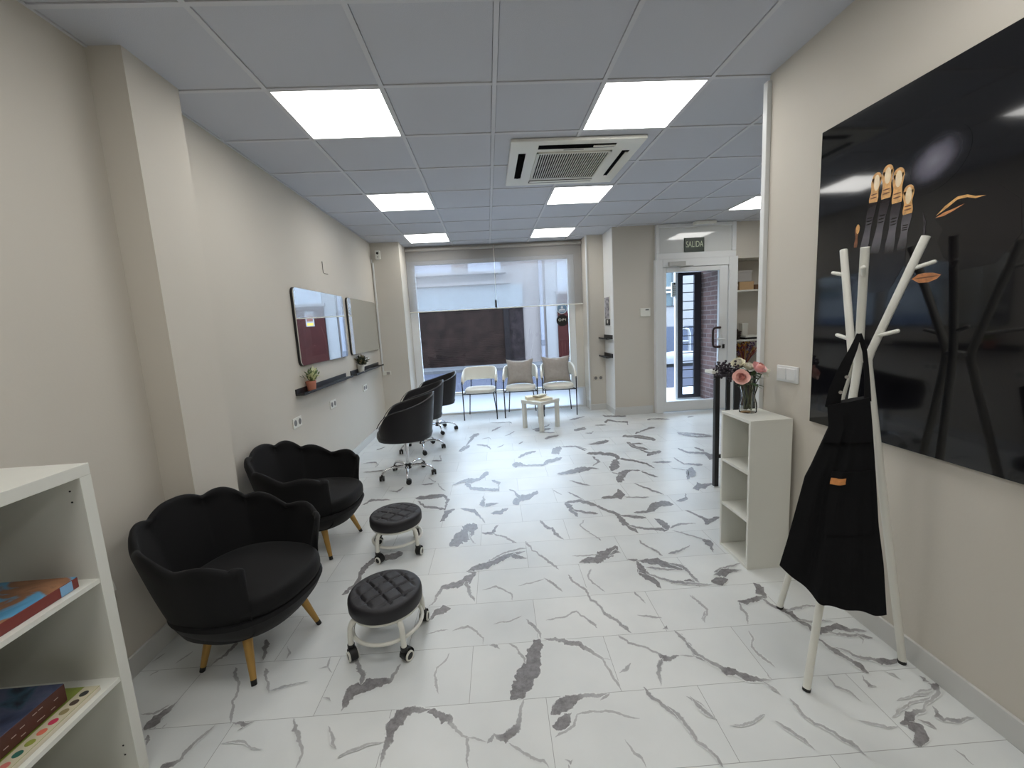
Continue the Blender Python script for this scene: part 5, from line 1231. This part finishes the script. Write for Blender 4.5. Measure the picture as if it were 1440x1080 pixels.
t = root('light_switch', 'white double light switch on the right wall between shelf and picture', 'switch', (1.643, 2.243, 1.095), pi)
MB().box(0, .011, -.082, .082, -.045, .045, .003).build('plate', ALU, t)
for y in (-.036, .036): MB().box(.010, .016, y-.033, y+.033, -.033, .033, .003).build('rocker', ALU, t)
t = root('wall_button', 'tiny white plug cap on the right wall left of the light switch', 'switch', (1.643, 2.42, 1.09), pi)
MB().lathe([(.001, 0), (.012, 0), (.012, .004), (.001, .006)], n=14).build('cap', WHITEM, t).rotation_euler = (0, pi/2, 0)
t = root('security_camera', 'small white camera sensor high in the corner left of the window', 'camera', (-1.545, 6.55, 2.555))
MB().box(-.035, .035, -.06, -.012, -.06, .06, .006).build('housing', WHITEM, t)
MB().tube([(0, -.059, .022), (0, -.064, .022)], .018, 16).build('lens', BLACKP, t)
MB().tube([(0, -.059, -.03), (0, -.061, -.03)], .01, 12).build('sensor', GREYCARD, t)
MB().tube([(-.01, -.014, 0), (-.02, 0, 0)], .012, 8).build('bracket', WHITEM, t)
t = tag(MB().tube([(-1.655, 4.58, 2.19), (-1.655, 4.58, 2.08), (-1.645, 4.585, 2.068), (-1.615, 4.60, 2.062)], .0035, 6).build('wall_hook', mat('hook_metal', (120, 116, 108), .4, metal=.5), smooth=True), 'thin metal hook wire on the left wall above the first mirror', 'hook')
t = tag(MB().tube([(-1.655, 1.735, .50), (-1.64, 1.738, .485), (-1.636, 1.742, .455), (-1.64, 1.748, .43)], .004, 8).build('white_cable', WHITEM, smooth=True), 'short white cable end on the wall behind the nearest armchair', 'cable')

# ------------------------------------------------------------------ mirrors, ledges and plants on the left wall
def rrect(w, h, r, n=6):
    P = []
    for cx, cy, a0 in ((w/2-r, h/2-r, 0), (-w/2+r, h/2-r, pi/2), (-w/2+r, -h/2+r, pi), (w/2-r, -h/2+r, 1.5*pi)):
        for k in range(n+1): P.append((cx+r*cos(a0+pi/2*k/n), cy+r*sin(a0+pi/2*k/n)))
    return P
for y, lab_, led, yl in ((4.393, 'rectangular mirror with rounded corners, nearer one, reflecting the brown street door', 'black wall ledge under the nearer mirror', 4.29), (5.797, 'rectangular mirror with rounded corners, farther one beside the window', 'black wall ledge under the farther mirror', 5.74)):
    t = root('wall_mirror', lab_, 'mirror', (-1.66, y, 1.525), 0, 'wall mirrors')
    MB().prism([(.001, a, b) for a, b in rrect(1.25, .68, .05)], (.02, 0, 0)).build('backing', BLACKM, t)
    MB().prism([(.021, a, b) for a, b in rrect(1.245, .675, .048)], (.008, 0, 0)).build('glass', MIRROR, t)
    t = root('wall_ledge', led, 'shelf', (-1.66, yl, .945), 0, 'black ledges under the mirrors')
    MB().box(0, .012, -.65, .62, 0, .055).build('back_rail', BLACKM, t, bevel=.002)
    MB().box(.012, .078, -.65, .66, 0, .012).box(.070, .078, -.65, .66, .012, .022).build('tray', BLACKM, t, bevel=.002)
def plant(label, loc, potm, leafm, tipm, R, hh, seed, spiky):
    t = root('potted_plant', label, 'plant', loc, 0, 'small plants on the mirror ledges')
    pot = MB().lathe([(R*.8, 0), (R*.83, .003), (R, hh*.82), (R*1.06, hh*.83), (R*1.06, hh), (R*.95, hh), (R*.9, hh*.86), (.0, hh*.84)], n=24).build('pot', potm, t, smooth=True)
    rb = random.Random(seed); a_ = MB()
    for k in range(46):
        a = rb.random()*6.28; el = rb.uniform(.35, 1.5); L = rb.uniform(.07, .13); q = Vector((R*.35*cos(a), R*.35*sin(a), hh*.85))
        d2 = Vector((cos(a)*cos(el), sin(a)*cos(el), sin(el))); tip = q+d2*L
        if tip.x < -.028: d2.x = abs(d2.x)*.3; d2.normalize()
        s2 = d2.cross(Vector((.3, .2, 1))).normalized(); n2 = s2.cross(d2)
        wd = (.008 if spiky else .017)
        for part_ in range(3):
            o_ = q+d2*(L*(.3+.25*part_)); dl = (d2+s2*rb.uniform(-.7, .7)+n2*rb.uniform(-.5, .5)).normalized(); ss = dl.cross(n2).normalized(); Ls = L*.42
            a_.mi = int(rb.random() > (.5 if spiky else .72)); a_.grid([[o_+dl*(Ls*v)+ss*(u*wd*sin(pi*min(.97, v+.06))) for u in (-1, 0, 1)] for v in (0, .25, .5, .75, 1)])
    a_.mi = 0
    for k in range(5):
        a = k*1.26; a_.tube([(0, 0, hh*.84), (R*.5*cos(a) if cos(a) > 0 else R*.2*cos(a), R*.5*sin(a), hh+.08)], .0022, 5)
    a_.build('foliage', [leafm, tipm], t, smooth=True)
    return t
plant('small variegated green plant in a terracotta pot on the nearer ledge', (-1.617, 3.875, .9572), mat('terracotta', (200, 128, 104), .7), mat('plant_green', (92, 112, 66), .6, var=.25, vscale=40), mat('plant_cream', (206, 210, 162), .6), .042, .085, 3, True)
plant('small dark leafed plant in a white pot on the farther ledge', (-1.617, 5.385, .9572), WHITEM, mat('plant_dark', (52, 60, 44), .6, var=.3, vscale=40), mat('plant_beige', (150, 140, 110), .6), .043, .095, 9, False)

# ------------------------------------------------------------------ street outside
ASPH = mat('asphalt', (53, 54, 64), .85, spec=.08, var=.08, vscale=3); PAVE = mat('pavement_stone', (74, 73, 75), .8, spec=.08, var=.06, vscale=2)
struct('street', MB().box(-20, 30, 7.2, 24, -.14, -.12), ASPH)
struct('pavement_near', MB().box(-20, 30, 7.1, 8.4, -.12, -.02), mat('pale_pavement', (196, 198, 204), .7))
struct('pavement_far', MB().box(-20, 5.2, 14.6, 16.0, -.12, -.02).box(5.2, 30, 15.2, 16.0, -.12, -.02), PAVE)
FAC = mat('facade_render', (107, 99, 96), .85, spec=.08, var=.03, vscale=1); FAC2 = mat('facade_white', (117, 114, 114), .85, spec=.08, var=.02, vscale=1)
t = root('street_building', 'pale building across the street with dark brown shutter and reddish door', 'building', (0, 16, 0))
MB().box(-12, 16, 0, .6, -.1, 4.7).build('facade', FAC, t)
MB().box(2.2, 16, -.05, 0, -.1, 4.6).build('white_wall', FAC2, t)
MB().box(4.4, 16, -.08, -.05, -.1, 1.02).build('dado', mat('dado_blue_grey', (70, 74, 86), .8, spec=.08), t)
sh = MB()
BR = mat('shutter_brown', (30, 20, 17), .6, spec=.08, var=.5, vscale=2.5)
for k in range(30): sh.box(-4.5, .60, -.06, -.005, -.02+.068*k, -.02+.068*k+.050)
sh.box(-4.5, .60, -.03, 0, -.05, 2.05).build('roller_shutter', BR, t)
MB().box(.60, .80, -.12, 0, -.08, 2.08).build('shutter_post', mat('dark_post', (21, 17, 18), .6, spec=.08), t)
d_ = MB().box(.80, 1.34, -.06, 0, -.08, 2.08)
d_.build('dark_doorway', mat('doorway_dark', (27, 21, 22), .7, spec=.08, var=.5, vscale=6), t)
MB().box(-5.2, 1.34, -.14, 0, 2.06, 2.90).build('sign_band', mat('pale_blue_band', (112, 117, 120), .7, spec=.08), t)
MB().box(-5.2, .9, -.35, 0, 2.92, 3.02).build('ledge', FAC, t); MB().box(-3.2, .75, -.5, 0, 3.28, 3.36).build('ledge', FAC, t)
MB().box(-2.6, -1.2, -.05, 0, 3.4, 4.6).build('upper_window', mat('window_grey', (120, 120, 128), .4, spec=.08), t); MB().box(-.6, .6, -.05, 0, 3.4, 4.6).build('upper_window', mat('window_grey2', (131, 131, 138), .4, spec=.08), t)
MB().tube([(2.03, -.12, -.1), (2.03, -.12, 4.6)], .07, 10).build('drainpipe', mat('pipe_grey', (112, 112, 120), .6, spec=.08), t)
MB().box(1.96, 2.1, -.2, -.04, .6, .8).build('pipe_bracket', mat('bracket_grey', (88, 88, 94), .6, spec=.08), t)
dr = MB().box(2.62, 5.2, -.12, -.05, .1, 2.45).build('wooden_door', mat('red_brown_door', (43, 16, 14), .5, spec=.08, var=.15, vscale=3), t)
MB().box(2.56, 5.26, -.14, -.05, 2.45, 2.55).build('door_lintel', FAC, t); MB().box(2.2, 5.4, -.4, -.05, -.1, .1).build('door_step', PAVE, t)
nb = MB().box(2.99, 3.29, -.126, -.12, 1.75, 2.28).build('notice', FAC2, t); MB().box(3.03, 3.25, -.128, -.126, 1.93, 2.18).build('notice_print', mat('notice_brown', (96, 64, 56), .6, spec=.08), nb)
MB().box(3.03, 3.25, -.128, -.126, 1.78, 1.88).build('notice_print', mat('notice_yellow', (165, 136, 64), .6, spec=.08), nb)
MB().box(2.66, 5.16, -.10, -.05, 2.55, 3.6).build('door_transom', mat('transom_grey', (128, 128, 133), .6, spec=.08), t)
w_ = MB().box(6.2, 7.1, -.11, -.05, 1.8, 3.1).build('awning_window', mat('window_dark_green', (74, 83, 86), .4, spec=.08), t)
MB().box(6.2, 7.1, -.2, -.11, 2.42, 2.5).build('awning_bar', WHITEM, w_); MB().box(6.2, 7.1, -.2, -.11, 2.28, 2.34).build('awning_bar', WHITEM, w_)
MB().box(7.0, 7.1, -.16, -.05, 1.8, 3.2).build('window_jamb', FAC2, w_)
# near pavement front and own facade over the shop, so that the street is a street
struct('wall_front_upper', MB().box(-8, 10, 7.12, 7.3, 2.75, 3.3), FAC)
struct('wall_front_outer', MB().box(-8, -1.66, 7.05, 7.2, -.1, 2.75).box(4.5, 10, 7.05, 7.2, -.1, 2.75).box(3.665, 4.5, 7.05, 7.1, -.1, 2.75), FAC)
# open slatted gate in the entrance recess
NAVY = mat('gate_black', (26, 27, 40), .4)
t = root('entrance_gate', 'dark metal gate with thin horizontal bars seen through the glass door', 'gate', (3.20, 7.06, 0))
MB().box(-.004, .075, -.02, .02, .03, 2.14).build('gate_stile', NAVY, t); MB().box(.275, .39, -.02, .02, .03, 2.14).build('gate_stile', NAVY, t)
MB().box(.075, .275, -.02, .02, 2.09, 2.14).build('gate_rail', NAVY, t); MB().box(.075, .275, -.02, .02, .03, .09).build('gate_rail', NAVY, t)
for k in range(13): MB().box(.075, .275, -.008, .008, .22+k*.144, .234+k*.144).build('bar', NAVY, t)
MB().box(-.004, .39, -.02, .02, .012, .03).build('bottom_guide', ALU, t)
t = root('intercom', 'white intercom keypad beside the dark gate outside the glass door', 'intercom', (3.14, 7.08, 1.87))
MB().box(-.045, .045, -.02, .02, -.12, .12, .008).build('case', WHITEM, t)
for r_ in range(5):
    for c_ in range(2): MB().box(-.018+.022*c_, -.006+.022*c_, -.022, -.02, -.08+.03*r_, -.068+.03*r_).build('key', BLACKP, t)
MB().box(-.01, .04, -.024, -.02, .08, .11).build('speaker', BLACKP, t)
o = struct('trim_4', MB().box(3.155, 3.195, 7.05, 7.1, 0, 2.25), ALU)
# low white barrier and hoop stand in the street
SW = mat('street_white', (126, 126, 130), .5, spec=.08)
t = root('street_barrier', 'low rounded white barrier lying in the street beyond the door glass', 'barrier', (6.1, 12.9, -.12), radians(4))
rows = []
for x, hh, hw in ((-1.25, .10, .10), (-1.2, .20, .2), (-.9, .30, .26), (-.3, .36, .28), (.3, .33, .28), (1.0, .30, .27), (1.5, .26, .25), (1.6, .12, .12)):
    rows.append([(x, hw*spow(cos(pi*k/12), .6), .10+hh*spow(sin(pi*k/12), .6)) for k in range(13)])
MB().grid(rows, closed_u=True, cap0=True, cap1=True).build('barrier_body', SW, t, smooth=True, angle=50)
MB().box(-1.1, 1.45, -.2, .2, 0, .12).build('dark_base', BLACKP, t)
t = root('hoop_stand', 'white tubular hoop stand in the street behind the gate bars', 'bollard', (6.35, 13.6, -.12))
MB().tube([(-.2, 0, 0), (-.2, 0, .95), (-.15, 0, 1.08), (0, 0, 1.13), (.15, 0, 1.08), (.2, 0, .95), (.2, 0, 0)], .05, 10).build('hoop', SW, t, smooth=True)
MB().tube([(-.2, 0, .7), (.2, 0, .7)], .04, 8).build('crossbar', SW, t, smooth=True)
